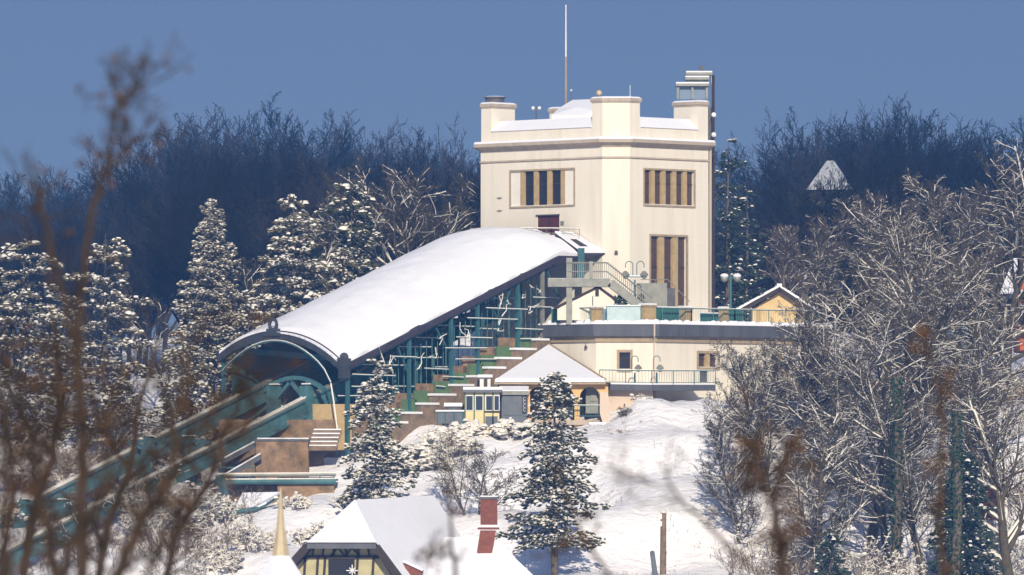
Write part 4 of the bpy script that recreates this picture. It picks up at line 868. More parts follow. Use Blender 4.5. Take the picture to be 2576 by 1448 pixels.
st_ = P(886, 1436, yg - 0.3)
sst = MB()
for i in range(8): sst.bar(st_, st_ + (X * math.cos(i * math.pi / 4) + Z * math.sin(i * math.pi / 4)) * (0.22 if i % 2 else 0.32), 0.05, 0.05, Y)
tag(put('hanging_star', sst.ball(st_, 0.1, 8, 5), 'white_paint'), 'small white star hanging in the dark gable window', 'star')
wing = thing('house_wing', 'lower snowy roof of the house wing beside the brick chimney', 'house', tuple(P(1240, 1600, yf + 4)))
q = [P(1120, 1352, yf + 7), P(1238, 1350, yf + 7), P(1365, 1470, yf + 5), P(1030, 1470, yf + 2)]
put('roof_snow', MB().add(q + [p_ - Z * 0.3 for p_ in q], [(0, 3, 2, 1)] + [(i, 4 + i, 4 + (i + 1) % 4, (i + 1) % 4) for i in range(4)]), 'snow', wing)
q2 = [P(1238, 1350, yf + 7), P(1365, 1470, yf + 5), P(1365, 1480, yf + 14), P(1238, 1360, yf + 13)]
put('roof_side', MB().add(q2, [(0, 1, 2, 3)]), 'snow', wing)
put('wall', MB().box(P(1195, 1570, yf + 8), (6.5, 5, 4)), 'gable_cream', wing)
dq = [P(1016, 1416, yf + 1.2), P(1064, 1438, yf + 1.2), P(1056, 1470, yf + 1.2), P(1026, 1470, yf + 1.2)]
dm_ = put('dormer', MB().add(dq + [p_ + Y * 2 for p_ in dq], [(0, 3, 2, 1), (0, 1, 5, 4), (1, 2, 6, 5), (0, 4, 7, 3)]), 'brick_red', wing)
put('dormer_snow', MB().bar(dq[0] + Z * .08 + Y * .8, dq[1] + Z * .08 + Y * .8, 1.9, 0.14), 'snow', dm_)
chm = thing('brick_chimney', 'tall red brick chimney with snowy collar on the house wing', 'chimney', tuple(P(1228, 1390, yf + 6)))
put('stack', MB().box(P(1230, 1292, yf + 7), (0.92, 0.8, 1.65)), 'brick_red', chm); put('base', MB().add([P(1208, 1335, yf + 6.3), P(1248, 1335, yf + 6.3), P(1238, 1392, yf + 6.3), P(1198, 1398, yf + 6.3), P(1208, 1335, yf + 8), P(1248, 1335, yf + 8), P(1238, 1392, yf + 8), P(1198, 1398, yf + 8)], [(3, 2, 1, 0), (4, 5, 6, 7), (0, 1, 5, 4), (1, 2, 6, 5), (0, 4, 7, 3)]), 'brick_red', chm)
put('collar', MB().box(P(1229, 1330, yf + 7), (1.2, 1.1, 0.12)), 'brick_red', chm); put('collar_snow', MB().box(P(1229, 1324, yf + 7), (1.22, 1.12, 0.13)), 'snow', chm)
put('cap', MB().box(P(1230, 1253, yf + 7), (1.05, 0.92, 0.12)), 'slate_band', chm); put('cap_snow', MB().box(P(1230, 1249, yf + 7), (0.98, 0.85, 0.06)), 'snow', chm)
for i in range(13):
    vv = 1260 + i * 4.9
    put('brick_course', MB().box(P(1230, vv, yf + 6.985), (0.935, 0.80, 0.075)), 'brick_red', chm)
# spire in front
ysp = -330; ks_ = (D + ysp) / D / 40
sp_ = thing('slender_spire', 'slender golden spire rising from a snowy roof at the bottom', 'spire', (P(706, 0, ysp).x, ysp, -25))
rgp = lambda r_, n_=8: [(P(706, 0, ysp).x + r_ * ks_ * math.cos(2 * math.pi * i / n_ + 0.39), ysp + r_ * ks_ * math.sin(2 * math.pi * i / n_ + 0.39)) for i in range(n_)]
put('spire_body', MB().prism(rgp(24), P(0, 1402, ysp).z, P(0, 1335, ysp).z, rgp(12)).prism(rgp(12), P(0, 1335, ysp).z, P(0, 1228, ysp).z, rgp(1.5)), 'gold', sp_)
put('skirt_snow', MB().prism(rgp(95), P(0, 1500, ysp).z, P(0, 1398, ysp).z, rgp(23)), 'snow', sp_)
put('base_wall', MB().prism(rgp(80), -25, P(0, 1498, ysp).z), 'gable_cream', sp_)
# poles
pp = thing('wooden_pole', 'weathered wooden utility pole with snowy top on the slope', 'pole', tuple(P(1668, 1500, -44)))
put('shaft', MB().tube([P(1667, 1560, -44), P(1669, 1290, -44)], [0.21, 0.17], 10), 'brown_twig', pp); put('snow_cap', MB().ball(P(1669, 1289, -44), 0.19, 8, 5, 0.7), 'tree_snow', pp)
for vv in (1300, 1318): put('insulator', MB().box(P(1662, vv, -44.2), (0.14, 0.14, 0.3)), 'tree_snow', pp)
tag(put('leaning_post', MB().tube([P(1655, 1500, -50), P(1641, 1392, -50)], [0.17, 0.13], 8).ball(P(1641, 1392, -50), 0.14, 8, 5), 'grey_paint'), 'pale blue grey leaning post left of the wooden pole', 'post')
# ------------------------------------------------------------------ houses right and far
rh = thing('orange_house', 'orange red house with snowy roof at the right edge', 'house', tuple(P(2600, 830, 22)))
put('wall', MB().box(P(2698, 785, 24), (7.4, 6, 5.2)), 'orange_wall', rh)
q = [P(2515, 738, 20.5), P(2880, 738, 20.5), P(2840, 650, 26), P(2550, 650, 26)]
put('roof_snow', MB().add(q + [p_ - Z * 0.2 for p_ in q], [(0, 1, 2, 3)] + [(i, 4 + i, 4 + (i + 1) % 4, (i + 1) % 4) for i in range(4)]), 'snow', rh)
put('eave', MB().bar(q[0] - Z * 0.2, q[1] - Z * 0.2, 0.3, 0.3), 'wood_dark', rh)
w_ = put('window', MB().box(P(2572, 795, 20.9), (0.5, 0.1, 1.3)), 'glass_dark', rh); put('sill', MB().box(P(2555, 768, 20.85), (1.6, 0.3, 0.1)), 'snow', w_)
put('ledge', MB().box(P(2600, 835, 20.6), (5, 0.6, 0.2)), 'brown_masonry', rh)
fh = thing('far_house', 'distant house whose pale snowy hipped roof shows between dark trees', 'house', tuple(P(2090, 560, 95)))
yq = 95
tp0, tp1 = P(2080, 405, yq + 4), P(2098, 405, yq + 4); c4 = [P(2028, 478, yq), P(2142, 478, yq), P(2150, 478, yq + 9), P(2036, 478, yq + 9)]
put('roof_snow', MB().add([tp0, tp1] + c4, [(0, 2, 3, 1), (1, 3, 4), (1, 4, 5, 0), (0, 5, 2)]), 'haze_dimmed_roof', fh)
put('wall', MB().box(P(2088, 545, yq + 4.5), (2.9, 6, 3.6)), 'gable_cream', fh)
lh = thing('low_shed', 'low snow roofed shed half hidden by the bare trees on the right', 'shed', tuple(P(2120, 950, 2)))
put('wall', MB().box(P(2120, 925, 2), (2.4, 2.5, 1.4)), 'plaster_pink', lh); put('roof_snow', MB().box(P(2125, 902, 1.8), (2.9, 3.0, 0.16)), 'snow', lh); put('roof', MB().box(P(2125, 906, 1.8), (2.95, 3.05, 0.1)), 'wood_dark', lh)
bh = thing('red_hut', 'small dark red hut with snow roof behind trunks at lower right', 'hut', tuple(P(2490, 1290, -35)))
put('wall', MB().box(P(2490, 1262, -35), (1.1, 1.2, 2.2)), 'oxblood', bh); put('roof_snow', MB().box(P(2495, 1212, -35), (1.9, 1.8, 0.2)), 'snow', bh)
# ------------------------------------------------------------------ vegetation makers
def seg_mesh(P0, P1, R0, R1, n=4):
    P0 = np.asarray(P0, float); P1 = np.asarray(P1, float); R0 = np.asarray(R0, float); R1 = np.asarray(R1, float)
    d = P1 - P0; L = np.linalg.norm(d, axis=1, keepdims=True) + 1e-9; d = d / L
    ref = np.where(np.abs(d[:, 2:3]) < 0.9, np.array([[0, 0, 1.0]]), np.array([[1.0, 0, 0]]))
    a = np.cross(d, ref); a /= np.linalg.norm(a, axis=1, keepdims=True) + 1e-9; b_ = np.cross(d, a)
    ang = np.arange(n) * 2 * math.pi / n
    off = a[:, None, :] * np.cos(ang)[None, :, None] + b_[:, None, :] * np.sin(ang)[None, :, None]
    v = np.concatenate([P0[:, None, :] + off * R0[:, None, None], P1[:, None, :] + off * R1[:, None, None]], 1)
    k = np.arange(n); k2 = (k + 1) % n
    f = np.stack([k, k2, n + k2, n + k], -1)[None] + (np.arange(len(P0)) * 2 * n)[:, None, None]
    return v.reshape(-1, 3), f.reshape(-1, 4)
def join(parts):
    vs, fs, o = [], [], 0
    for v, f in parts:
        if len(v) == 0: continue
        vs.append(v); fs.append(f + o); o += len(v)
    return np.concatenate(vs), fs
def blobs(C, A, size, rs_, flat=0.5):
    """irregular low snow pads: C centres, A horizontal long axes"""
    C = np.asarray(C, float); N_ = len(C); A = np.asarray(A, float); k = 6
    A = A / (np.linalg.norm(A, axis=1, keepdims=True) + 1e-9); B = np.cross(np.tile([0, 0, 1.0], (N_, 1)), A); B /= np.linalg.norm(B, axis=1, keepdims=True) + 1e-9
    sz = np.asarray(size, float)[:, None, None]
    ang = np.arange(k) * 2 * math.pi / k
    j = rs_.uniform(0.7, 1.3, (N_, k, 1))
    r1 = C[:, None] + (A[:, None] * np.cos(ang)[None, :, None] * 1.2 + B[:, None] * np.sin(ang)[None, :, None] * 0.75) * sz * j
    r1[..., 2] += rs_.uniform(-0.35, 0.1, (N_, k)) * sz[..., 0]
    r2 = C[:, None] + (A[:, None] * np.cos(ang + .3)[None, :, None] * 0.7 + B[:, None] * np.sin(ang + .3)[None, :, None] * 0.45) * sz * j
    r2[..., 2] += flat * sz[..., 0] * rs_.uniform(0.7, 1.2, (N_, k))
    v = np.concatenate([r1, r2], 1); kk = np.arange(k); k2 = (kk + 1) % k
    f = np.stack([kk, k2, k + k2, k + kk], -1)[None] + (np.arange(N_) * 2 * k)[:, None, None]
    top = (k + kk)[None] + (np.arange(N_) * 2 * k)[:, None]
    return v.reshape(-1, 3), f.reshape(-1, 4), top
def grow(rr, p, d, L, r, lev, o, segs, rmin):
    """grow a branch and its children; segs collects (p0, p1, r0, r1, level)"""
    n = o['n'][min(lev, len(o['n']) - 1)]; st_ = L / n; kids = o['kids'][lev] if lev < len(o['kids']) else 0
    cur = p; dr_ = d; rad = r; e = o['end']; pts = []; bid = rr.random()
    for i in range(n):
        w_ = o['wob'] * (1 + 0.4 * lev)
        dr_ = (dr_ + Vector((rr.gauss(0, w_), rr.gauss(0, w_), rr.gauss(0, w_) + o['up'][min(lev, len(o['up']) - 1)]))).normalized()
        nx = cur + dr_ * st_; r1 = max(r * (1 - (1 - e) * (i + 1) / n), rmin)
        segs.append((cur, nx, rad, r1, lev, bid)); pts.append((cur, nx, rad, dr_)); cur = nx; rad = r1
    for c_ in range(kids):
        t_ = o['first'][min(lev, len(o['first']) - 1)] + (1 - o['first'][min(lev, len(o['first']) - 1)]) * (c_ + rr.random()) / kids
        i = min(int(t_ * n), n - 1); a, b_, ra, dd = pts[i]; q_ = a.lerp(b_, t_ * n - i)
        ax = dd.cross(Vector((rr.gauss(0, 1), rr.gauss(0, 1), rr.gauss(0, 1)))).normalized()
        an = math.radians(rr.gauss(o['ang'][min(lev, len(o['ang']) - 1)], 9))
        cd = (dd * math.cos(an) + ax * math.sin(an)).normalized()
        if o.get('flat') and lev == 0: cd.y *= 0.75; cd.normalize()
        grow(rr, q_, cd, L * o['len'][min(lev, len(o['len']) - 1)] * (1.15 - 0.55 * t_) * rr.uniform(0.75, 1.2), max(ra * o['rad'], rmin), lev + 1, o, segs, rmin)
BARE = dict(n=(7, 5, 4, 3, 2), kids=(11, 7, 6, 4), end=0.25, wob=0.07, up=(0.02, 0.06, 0.04, 0.02, 0.0), first=(0.28, 0.2, 0.15, 0.1), ang=(42, 40, 42, 45), len=(0.62, 0.55, 0.52, 0.55), rad=0.55)
def seg_arrays(segs):
    return (np.array([s[0] for s in segs]), np.array([s[1] for s in segs]), np.array([s[2] for s in segs]), np.array([s[3] for s in segs]), np.array([s[4] for s in segs]))
def bare_parts(seed, height, o=None, rmin=0.011, r0=None, snow=0.6, bark='bark', snow_r=0.012, stems=1, lean=0.0, trunk_frac=1.0, snow_lev=(0.9, 1.0, 0.8, 0.42, 0.2)):
    o = {**BARE, **(o or {})}; rr = random.Random(seed); rs_ = np.random.RandomState(seed); segs = []
    for s_ in range(stems):
        d0 = Vector((rr.gauss(0, 0.06), rr.gauss(0, 0.05), 1)) if stems == 1 else Vector((lean * (2 * s_ / (stems - 1) - 1) + rr.gauss(0, 0.08), rr.gauss(0, 0.2), 1))
        grow(rr, Vector((rr.uniform(-.1, .1) if stems > 1 else 0, 0, -0.4)), d0.normalized(), height * trunk_frac * (1 if stems == 1 else rr.uniform(0.75, 1.0)), (r0 or height * 0.018), 0, o, segs, rmin)
    A, B, RA, RB, LV = seg_arrays(segs)
    top = B[:, 2].max(); k = height / top; A[:, 2] = np.where(A[:, 2] > 0, A[:, 2] * k, A[:, 2]); B[:, 2] = np.where(B[:, 2] > 0, B[:, 2] * k, B[:, 2])
    tk = LV == 0; th = (LV == 1); tw = LV >= 2
    res = {}
    v, f = seg_mesh(A[tk], B[tk], RA[tk], RB[tk], 8); res['trunk'] = (mesh_np('trunk', v, [f]), bark)
    vs, fs = join([seg_mesh(A[th], B[th], RA[th], RB[th], 5), seg_mesh(A[tw], B[tw], RA[tw], RB[tw], 3)]); res['branches'] = (mesh_np('branches', vs, fs), bark)
    if snow > 0:
        d = B - A; L = np.linalg.norm(d, axis=1); hz = np.abs(d[:, 2]) / (L + 1e-9)
        bid = np.array([s_[5] for s_ in segs]); pick = bid * 0.8 + 0.2 * rs_.rand(len(A)) < snow * np.clip(1.35 - hz * 1.1, 0, 1) * np.array(snow_lev)[np.minimum(LV, 4)]
        up = np.zeros_like(A); up[:, 2] = RA * 0.75 + 0.004; sr_ = np.where(LV >= 3, 0.005, np.where(LV >= 2, 0.010, snow_r * 1.3)); R = RA * 0.75 + sr_ * rs_.uniform(0.3, 1.3, len(A)); Rb = RB * 0.75 + sr_ * rs_.uniform(0.3, 1.3, len(A))
        v, f = seg_mesh((A + up)[pick], (B + up)[pick], R[pick], Rb[pick], 4); res['snow'] = (mesh_np('snow', v, [f]), 'tree_snow')
    return res
def conifer_parts(seed, height, radius, needle='needle', snow=0.5, whorl=0.32, per=7, droop=0.25, tuft=0.16, dens=1.0, prof=1.0, clear=0.06, pad=0.13, gap=0.0, up=0.1, frost=0.7):
    rr = random.Random(seed); rs_ = np.random.RandomState(seed)
    FC, FO = [], []
    TP0, TP1, TR = [], [], []; SC_, SA, SS = [], [], []; B0, B1, BR0, BR1 = [], [], [], []
    z_ = height * clear
    while z_ < height * 0.985:
        f = (z_ - height * clear) / (height * (1 - clear)); Lm = radius * max((1 - f) ** prof, 0.03)
        n_ = max(3, int(per * (0.5 + 0.6 * (1 - f))))
        a0 = rr.random() * 6.28
        for i in range(n_):
            if rr.random() < gap: continue
            az = a0 + i * 6.283 / n_ + rr.gauss(0, 0.25); L = Lm * rr.choice((0.45, 0.7, 0.85, 1.0, 1.15)) * rr.uniform(0.85, 1.12) + 0.08
            dx, dy = math.cos(az), math.sin(az); m_ = max(3, int(L / 0.22)); zb_ = z_ + rr.uniform(-0.55, 0.55) * whorl; prev = Vector((0, 0, zb_)); dro = droop * rr.uniform(0.2, 1.9); upb = up * rr.uniform(0.0, 2.6); sb2 = rr.random() ** 0.7 * 1.6
            for j in range(1, m_ + 1):
                t_ = j / m_; zz_ = zb_ + upb * L * math.sin(t_ * 1.6) - dro * L * t_ * t_ + rr.gauss(0, 0.04)
                cur = Vector((dx * L * t_, dy * L * t_, zz_)); B0.append(prev); B1.append(cur); rb = 0.012 + 0.012 * L * (1 - t_); BR0.append(rb + 0.004); BR1.append(rb)
                nt_ = max(1, int((2 + 3 * t_) * dens * (1.0 if L > 0.5 else 0.6)))
                wd_ = 0.34 * L * math.sin(math.pi * min(t_ * 0.75 + 0.12, 1)) + 0.05
                for q_ in range(nt_):
                    s_ = rr.uniform(-1, 1) * wd_
                    c_ = cur + Vector((-dy * s_, dx * s_, -abs(s_) * 0.25 + rr.gauss(0, 0.09))) + Vector((dx, dy, 0)) * rr.uniform(-0.12, 0.12)
                    sg2 = 1 if s_ > 0 else -1
                    od = Vector((dx + -dy * sg2 * 0.7, dy + dx * sg2 * 0.7, rr.uniform(-0.55, 0.25)))
                    TP0.append(c_); TP1.append(od); TR.append(tuft * rr.uniform(0.7, 1.4))
                    if rr.random() < snow * 0.2 * sb2: SC_.append(c_ + Z * tuft * 0.3); SA.append((od.x, od.y, 0)); SS.append(pad * rr.choice((0.3, 0.45, 0.6, 0.9, 1.3)))
                    for _f in range(int(frost) + (rr.random() < frost % 1)): FC.append(c_ + Vector((rr.gauss(0, .05), rr.gauss(0, .05) - 0.02, tuft * 0.45))); FO.append(od)
                prev = cur
        z_ += whorl * rr.uniform(0.75, 1.25) * (1.15 - 0.5 * f)
    C = np.array(TP0); O = np.array(TP1); O /= np.linalg.norm(O, axis=1, keepdims=True); R = np.array(TR)[:, None]
    S = np.cross(O, rs_.randn(len(C), 3)); S /= np.linalg.norm(S, axis=1, keepdims=True) + 1e-9; S2 = np.cross(O, S)
    def quads(S_, w_): 
        v = np.stack([C - O * R * 0.8, C + S_ * R * w_, C + O * R, C - S_ * R * w_], 1); return v.reshape(-1, 3), np.arange(len(C) * 4).reshape(-1, 4)
    v, fs = join([quads(S, 0.42), quads(S2, 0.42)])
    res = {'crown': (mesh_np('crown', v, fs), needle)}
    tv, tf = seg_mesh([(0, 0, -0.6)], [(0, 0, height * 0.98)], [height * 0.016 + 0.04], [0.015], 8); bv, bf = seg_mesh(B0, B1, BR0, BR1, 3)
    v, fs = join([(tv, tf), (bv, bf)]); res['trunk'] = (mesh_np('trunk', v, fs), 'bark')
    if SC_:
        v, f, top = blobs(SC_, SA, SS, rs_); F_ = np.array(FC); n_ = len(F_)
        O_ = np.array(FO); O_ /= np.linalg.norm(O_, axis=1, keepdims=True); nn = np.tile([0, -0.35, 1.0], (n_, 1)) + rs_.randn(n_, 3) * 0.45
        S_ = np.cross(O_, nn); S_ /= np.linalg.norm(S_, axis=1, keepdims=True) + 1e-9; r_ = tuft * rs_.uniform(0.35, 0.95, (n_, 1))
        qv = np.stack([F_ - O_ * r_, F_ + S_ * r_ * 0.6, F_ + O_ * r_, F_ - S_ * r_ * 0.6], 1).reshape(-1, 3)
        res['snow'] = (mesh_np('snow', np.concatenate([v, qv]), [f, top, np.arange(n_ * 4).reshape(-1, 4) + len(v)]), 'tree_snow')
    return res
def shrub_parts(seed, height, spread, stems=14, snow=0.8, bark='bark', pads=0, o=None, rmin=0.010, pad=0.1):
    oo = {**BARE, 'n': (5, 4, 3, 2), 'kids': (6, 5, 3), 'wob': 0.11, 'up': (0.01, 0.02, 0.0), 'first': (0.2, 0.15, 0.1), 'ang': (38, 40, 45), 'len': (0.5, 0.5, 0.5), **(o or {})}
    rr = random.Random(seed); rs_ = np.random.RandomState(seed); segs = []
    for s_ in range(stems):
        a_ = rr.random() * 6.28; rd = rr.random() ** 0.5; p_ = Vector((math.cos(a_) * rd * spread * 0.55, math.sin(a_) * rd * spread * 0.4, -0.2))
        d0 = Vector((p_.x * 0.9 / spread + rr.gauss(0, .2), p_.y * 0.5 / spread + rr.gauss(0, .2), 1)).normalized()
        grow(rr, p_, d0, height * rr.uniform(0.6, 1.05) * (1 - 0.35 * rd), 0.03, 0, oo, segs, rmin)
    A, B, RA, RB, LV = seg_arrays(segs); v, f = seg_mesh(A, B, RA, RB, 3)
    res = {'branches': (mesh_np('branches', v, [f]), bark)}
    if snow:
        d = B - A; L = np.linalg.norm(d, axis=1); hz = np.abs(d[:, 2]) / (L + 1e-9); bid = np.array([s_[5] for s_ in segs]); pick = bid * 0.8 + 0.2 * rs_.rand(len(A)) < snow * np.clip(1.3 - hz, 0, 1)
        up = np.zeros_like(A); up[:, 2] = RA * 0.8 + 0.01; v, f = seg_mesh((A + up)[pick], (B + up)[pick], RA[pick] * 0.6 + 0.022, RB[pick] * 0.6 + 0.018, 4)
        fs = [f]
        if pads:
            idx = rs_.choice(len(B), min(pads, len(B)), replace=False); bv, bf, bt_ = blobs(B[idx], d[idx] * [1, 1, 0] + 1e-3, rs_.uniform(0.5, 1.3, len(idx)) * pad, rs_); fs = [f, bf + len(v), bt_ + len(v)]; v = np.concatenate([v, bv])
        res['snow'] = (mesh_np('snow', v, fs), 'tree_snow')
    return res
def plant(name, label, cat, parts, loc, rot=0, scale=1.0, group=None):
    o = thing(name, label, cat, tuple(loc), group); o.rotation_euler = (0, 0, rot); o.scale = (scale,) * 3 if not isinstance(scale, tuple) else scale
    for k, (me, m_) in parts.items():
        if not me.materials: me.materials.append(MATS[m_])
        c_ = put(k, me, m_, o, local=True)
        if k != 'trunk': c_['kind'] = 'stuff'
    return o
def at(u, y, dz=0.0):
    x_ = (u - 1288) / 40 * (D + y) / D; return Vector((x_, y, gz(x_, y) + dz))
def hgt(u, vtop, y): return P(u, vtop, y).z - at(u, y).z
def bare(label, u, vtop, y, seed, name='bare_tree', group=None, vbase=None, **kw):
    b_ = at(u, y) if vbase is None else P(u, vbase, y)
    h_ = P(u, vtop, y).z - b_.z
    return plant(name, label, 'tree', bare_parts(seed, h_, **kw), b_, group=group)
def conifer(label, u, vtop, y, hw, seed, name='conifer_tree', vbase=None, group=None, **kw):
    b_ = at(u, y) if vbase is None else P(u, vbase, y); h_ = P(u, vtop, y).z - b_.z
    return plant(name, label, 'tree', conifer_parts(seed, h_, hw / 40 * (D + y) / D, **kw), b_, group=group)
# ---- conifers
conifer('dark green snow dusted spruce in front of the orange arcade', 1395, 935, -44, 125, 1, vbase=1475, snow=0.6, per=8, clear=0.2, prof=0.55, needle='needle', pad=0.14, dens=1.1, frost=1.6, gap=0.22, up=0.14, droop=0.2)
conifer('snow laden conifer in front of the hall portal post', 948, 905, -31, 105, 2, vbase=1345, snow=0.9, per=7, prof=0.5, pad=0.15, needle='needle', clear=0.03, dens=1.1, frost=2.8, gap=0.22, up=0.15)
conifer('slender frosted spruce with a sharp tip left of the hall', 532, 505, 1, 105, 3, vbase=985, snow=0.3, per=9, prof=0.75, needle='needle_olive', pad=0.08, tuft=0.15, dens=1.5, droop=0.05, frost=1.7, up=0.22)
conifer('broad snowy pine with thick snow pads above the hall roof', 738, 480, 4, 140, 4, vbase=960, snow=0.9, per=7, prof=0.5, needle='needle_olive', pad=0.22, tuft=0.2, gap=0.25, droop=0.15, whorl=0.45, dens=1.1, frost=1.5)
conifer('dusky pine behind the bare tree left of the tower', 885, 452, 14, 120, 5, vbase=860, snow=0.5, per=8, prof=0.4, needle='needle', pad=0.22, tuft=0.22, gap=0.3, whorl=0.55, frost=0.6)
conifer('wide snowy cedar at the left edge behind the foreground branches', 60, 600, -1, 200, 6, vbase=1130, snow=0.5, per=7, prof=0.35, needle='needle_olive', pad=0.19, tuft=0.21, gap=0.4, whorl=0.62, droop=0.1, frost=1.3)
conifer('snowy spreading pine just left of the dark gap in the wood', 265, 575, -3, 140, 7, vbase=1130, snow=0.5, per=7, prof=0.35, needle='needle_olive', pad=0.19, tuft=0.2, gap=0.45, whorl=0.6, droop=0.1, frost=1.3)
conifer('short bushy conifer at the foot of the slender spruce', 470, 860, -4, 100, 8, vbase=1110, snow=0.6, per=8, prof=0.45, needle='needle_olive', pad=0.16, gap=0.2, frost=1.0)
conifer('round snowy young pine between the spruce and the portal arch', 625, 760, -2, 80, 9, vbase=1060, snow=0.6, per=8, prof=0.45, needle='needle_olive', pad=0.17, frost=1.0, gap=0.2)
conifer('short snowy conifer right behind the hall ridge', 860, 640, 6, 90, 10, vbase=860, snow=0.6, per=8, prof=0.45, needle='needle_olive', pad=0.17, gap=0.2, frost=0.9)
conifer('narrow dark snow streaked conifer beside the right tower wall', 1832, 345, 22, 70, 11, vbase=820, snow=0.22, per=6, prof=0.35, needle='needle_blue', pad=0.15, gap=0.35, whorl=0.5, frost=0.18, dens=1.3)
conifer('second thin dark conifer right behind the globe lamp', 1880, 470, 26, 66, 12, vbase=820, snow=0.2, per=6, prof=0.4, needle='needle_blue', pad=0.15, gap=0.35, whorl=0.5, frost=0.18, dens=1.3)
conifer('dark green fir low among the trunks at the right', 2425, 1130, -48, 105, 13, vbase=1540, snow=0.25, per=9, prof=0.55, needle='needle_blue', pad=0.15, dens=1.4, frost=0.12)
conifer('small dark fir at the very bottom right of the snow slope', 2090, 1330, -54, 70, 14, vbase=1560, snow=0.25, per=8, prof=0.55, needle='needle_blue', pad=0.14, frost=0.15)
conifer('tiny snowy conifer bush at the left below the cedar', 305, 955, -6, 55, 15, vbase=1070, snow=0.9, per=8, prof=0.45, needle='needle', pad=0.15, frost=1.2)
# ---- bare trees with snow on the limbs
FAN = dict(kids=(7, 6, 5, 4), ang=(36, 38, 40, 45), first=(0.12, 0.15, 0.12, 0.1), up=(0.0, 0.03, 0.02, 0.0), len=(0.6, 0.5, 0.45, 0.5), wob=0.09)
bare('fan shaped bare tree with white limbs left of the tower', 1014, 385, 16, 21, vbase=690, stems=9, lean=1.4, o={**FAN, 'kids': (8, 7, 5, 4)}, snow=1.0, snow_r=0.022, r0=0.11, bark='bark_olive', rmin=0.012, snow_lev=(1, 1, 0.7, 0.1, 0))
bare('fine twigged bare tree above the brick chimney', 1200, 1078, -31, 22, vbase=1345, stems=3, lean=0.55, o=dict(kids=(8, 6, 5, 3)), snow=0.5, r0=0.10, bark='bark', snow_r=0.012)
RT = dict(kids=(22, 8, 5, 4), ang=(44, 36, 38, 45), first=(0.2, 0.15, 0.12, 0.1), wob=0.08, up=(0.03, 0.12, 0.05, 0.0), len=(0.37, 0.52, 0.5, 0.52))
right = [('tall bare tree with thick white limbs at the right edge', 2525, 345, -4, 31, 1120, dict(r0=0.28, snow=0.95, snow_r=0.035)),
 ('bare tree leaning over the far end of the terrace', 2060, 800, -18, 32, 1190, dict(r0=0.24, snow=0.7)),
 ('slim bare tree on the slope just right of the walkway', 1950, 850, -30, 33, 1340, dict(r0=0.18, snow=0.7)),
 ('bare tree with long trunk in front of the low shed', 2190, 640, -34, 34, 1420, dict(r0=0.27, snow=0.7)),
 ('broad bare tree behind the ivy covered trunks', 2290, 560, -12, 35, 1180, dict(r0=0.22, snow=0.7)),
 ('bushy bare tree near the orange house', 2440, 600, -20, 36, 1260, dict(r0=0.24, snow=0.7)),
 ('bare tree whose crown spreads below the far snowy roof', 2180, 480, 14, 37, 900, dict(r0=0.22, snow=0.6)),
 ('bare tree on the right slope with low hanging white boughs', 2035, 1000, -46, 38, 1530, dict(r0=0.22, snow=0.8, snow_r=0.025)),
 ('knotty bare tree at the lower right corner', 2545, 900, -44, 39, 1520, dict(r0=0.28, snow=0.8, snow_r=0.03)),
 ('thin bare tree between the dark fir and the ivy trunk', 2335, 760, -42, 40, 1500, dict(r0=0.2, snow=0.6)),
 ('small twiggy tree overhanging the snow slope', 1855, 1010, -34, 41, 1420, dict(r0=0.11, snow=0.6)),
 ('bare tree beyond the gabled pavilion roof', 2080, 620, 20, 42, 860, dict(r0=0.2, snow=0.5)),
 ('upright bare tree rising left of the orange house', 2350, 470, -2, 44, 1010, dict(r0=0.22, snow=0.75)),
 ('slender tree covering the terrace corner right of the walkway', 1915, 850, -19, 48, 1190, dict(r0=0.13, snow=0.7)),
 ('slender tree in front of the gabled pavilion end', 2010, 745, -21, 49, 1220, dict(r0=0.16, snow=0.7)),
 ('slim upright tree in front of the terrace end', 2120, 700, -26, 45, 1320, dict(r0=0.17, snow=0.75)),
 ('dense upright tree beneath the tall white limbed tree', 2470, 760, -30, 46, 1400, dict(r0=0.22, snow=0.75)),
 ('forked upright tree between the shed and the ivy trunk', 2240, 720, -38, 47, 1480, dict(r0=0.2, snow=0.75)),
 ('bare tree with snowy boughs behind the far right house', 2400, 420, 30, 43, 820, dict(r0=0.22, snow=0.5))]
for lb, u, vt, y, sd, vb, kw in right:
    kw['r0'] *= 1.25; kw['snow'] = min(kw['snow'] + 0.2, 1.0); kw.setdefault('snow_r', 0.016); bare(lb, u, vt, y, sd, vbase=vb, o=RT, bark='bark_olive', **kw)
left = [('scrubby brown tree behind the upper girder at the left', 330, 800, 6, 61, 1110, dict(r0=0.14, snow=0.5)), ('scrubby tree between the cedar and the spreading pine', 150, 730, 8, 62, 1110, dict(r0=0.14, snow=0.6)),
 ('thin brown tree left of the slender spruce', 420, 700, 9, 63, 1060, dict(r0=0.13, snow=0.4)), ('brown tree with white twigs between the spruce and the broad pine', 640, 640, 11, 64, 1000, dict(r0=0.13, snow=0.6)), ('white twigged bush tree behind the hall ridge', 830, 560, 9, 65, 800, dict(r0=0.12, snow=0.7)),
 ('scrubby tree between the two girders at the left', 300, 1020, -14, 66, 1260, dict(r0=0.1, snow=0.6)), ('scrubby tree below the near girder at the left', 200, 1200, -34, 67, 1440, dict(r0=0.1, snow=0.6)), ('scrubby tree at the left edge above the girders', 20, 900, -6, 68, 1220, dict(r0=0.12, snow=0.6))]
for lb, u, vt, y, sd, vb, kw in left:
    bare(lb, u, vt, y, sd, vbase=vb, o={**RT, 'kids': (12, 7, 5, 3)}, bark='bark_olive', **kw)
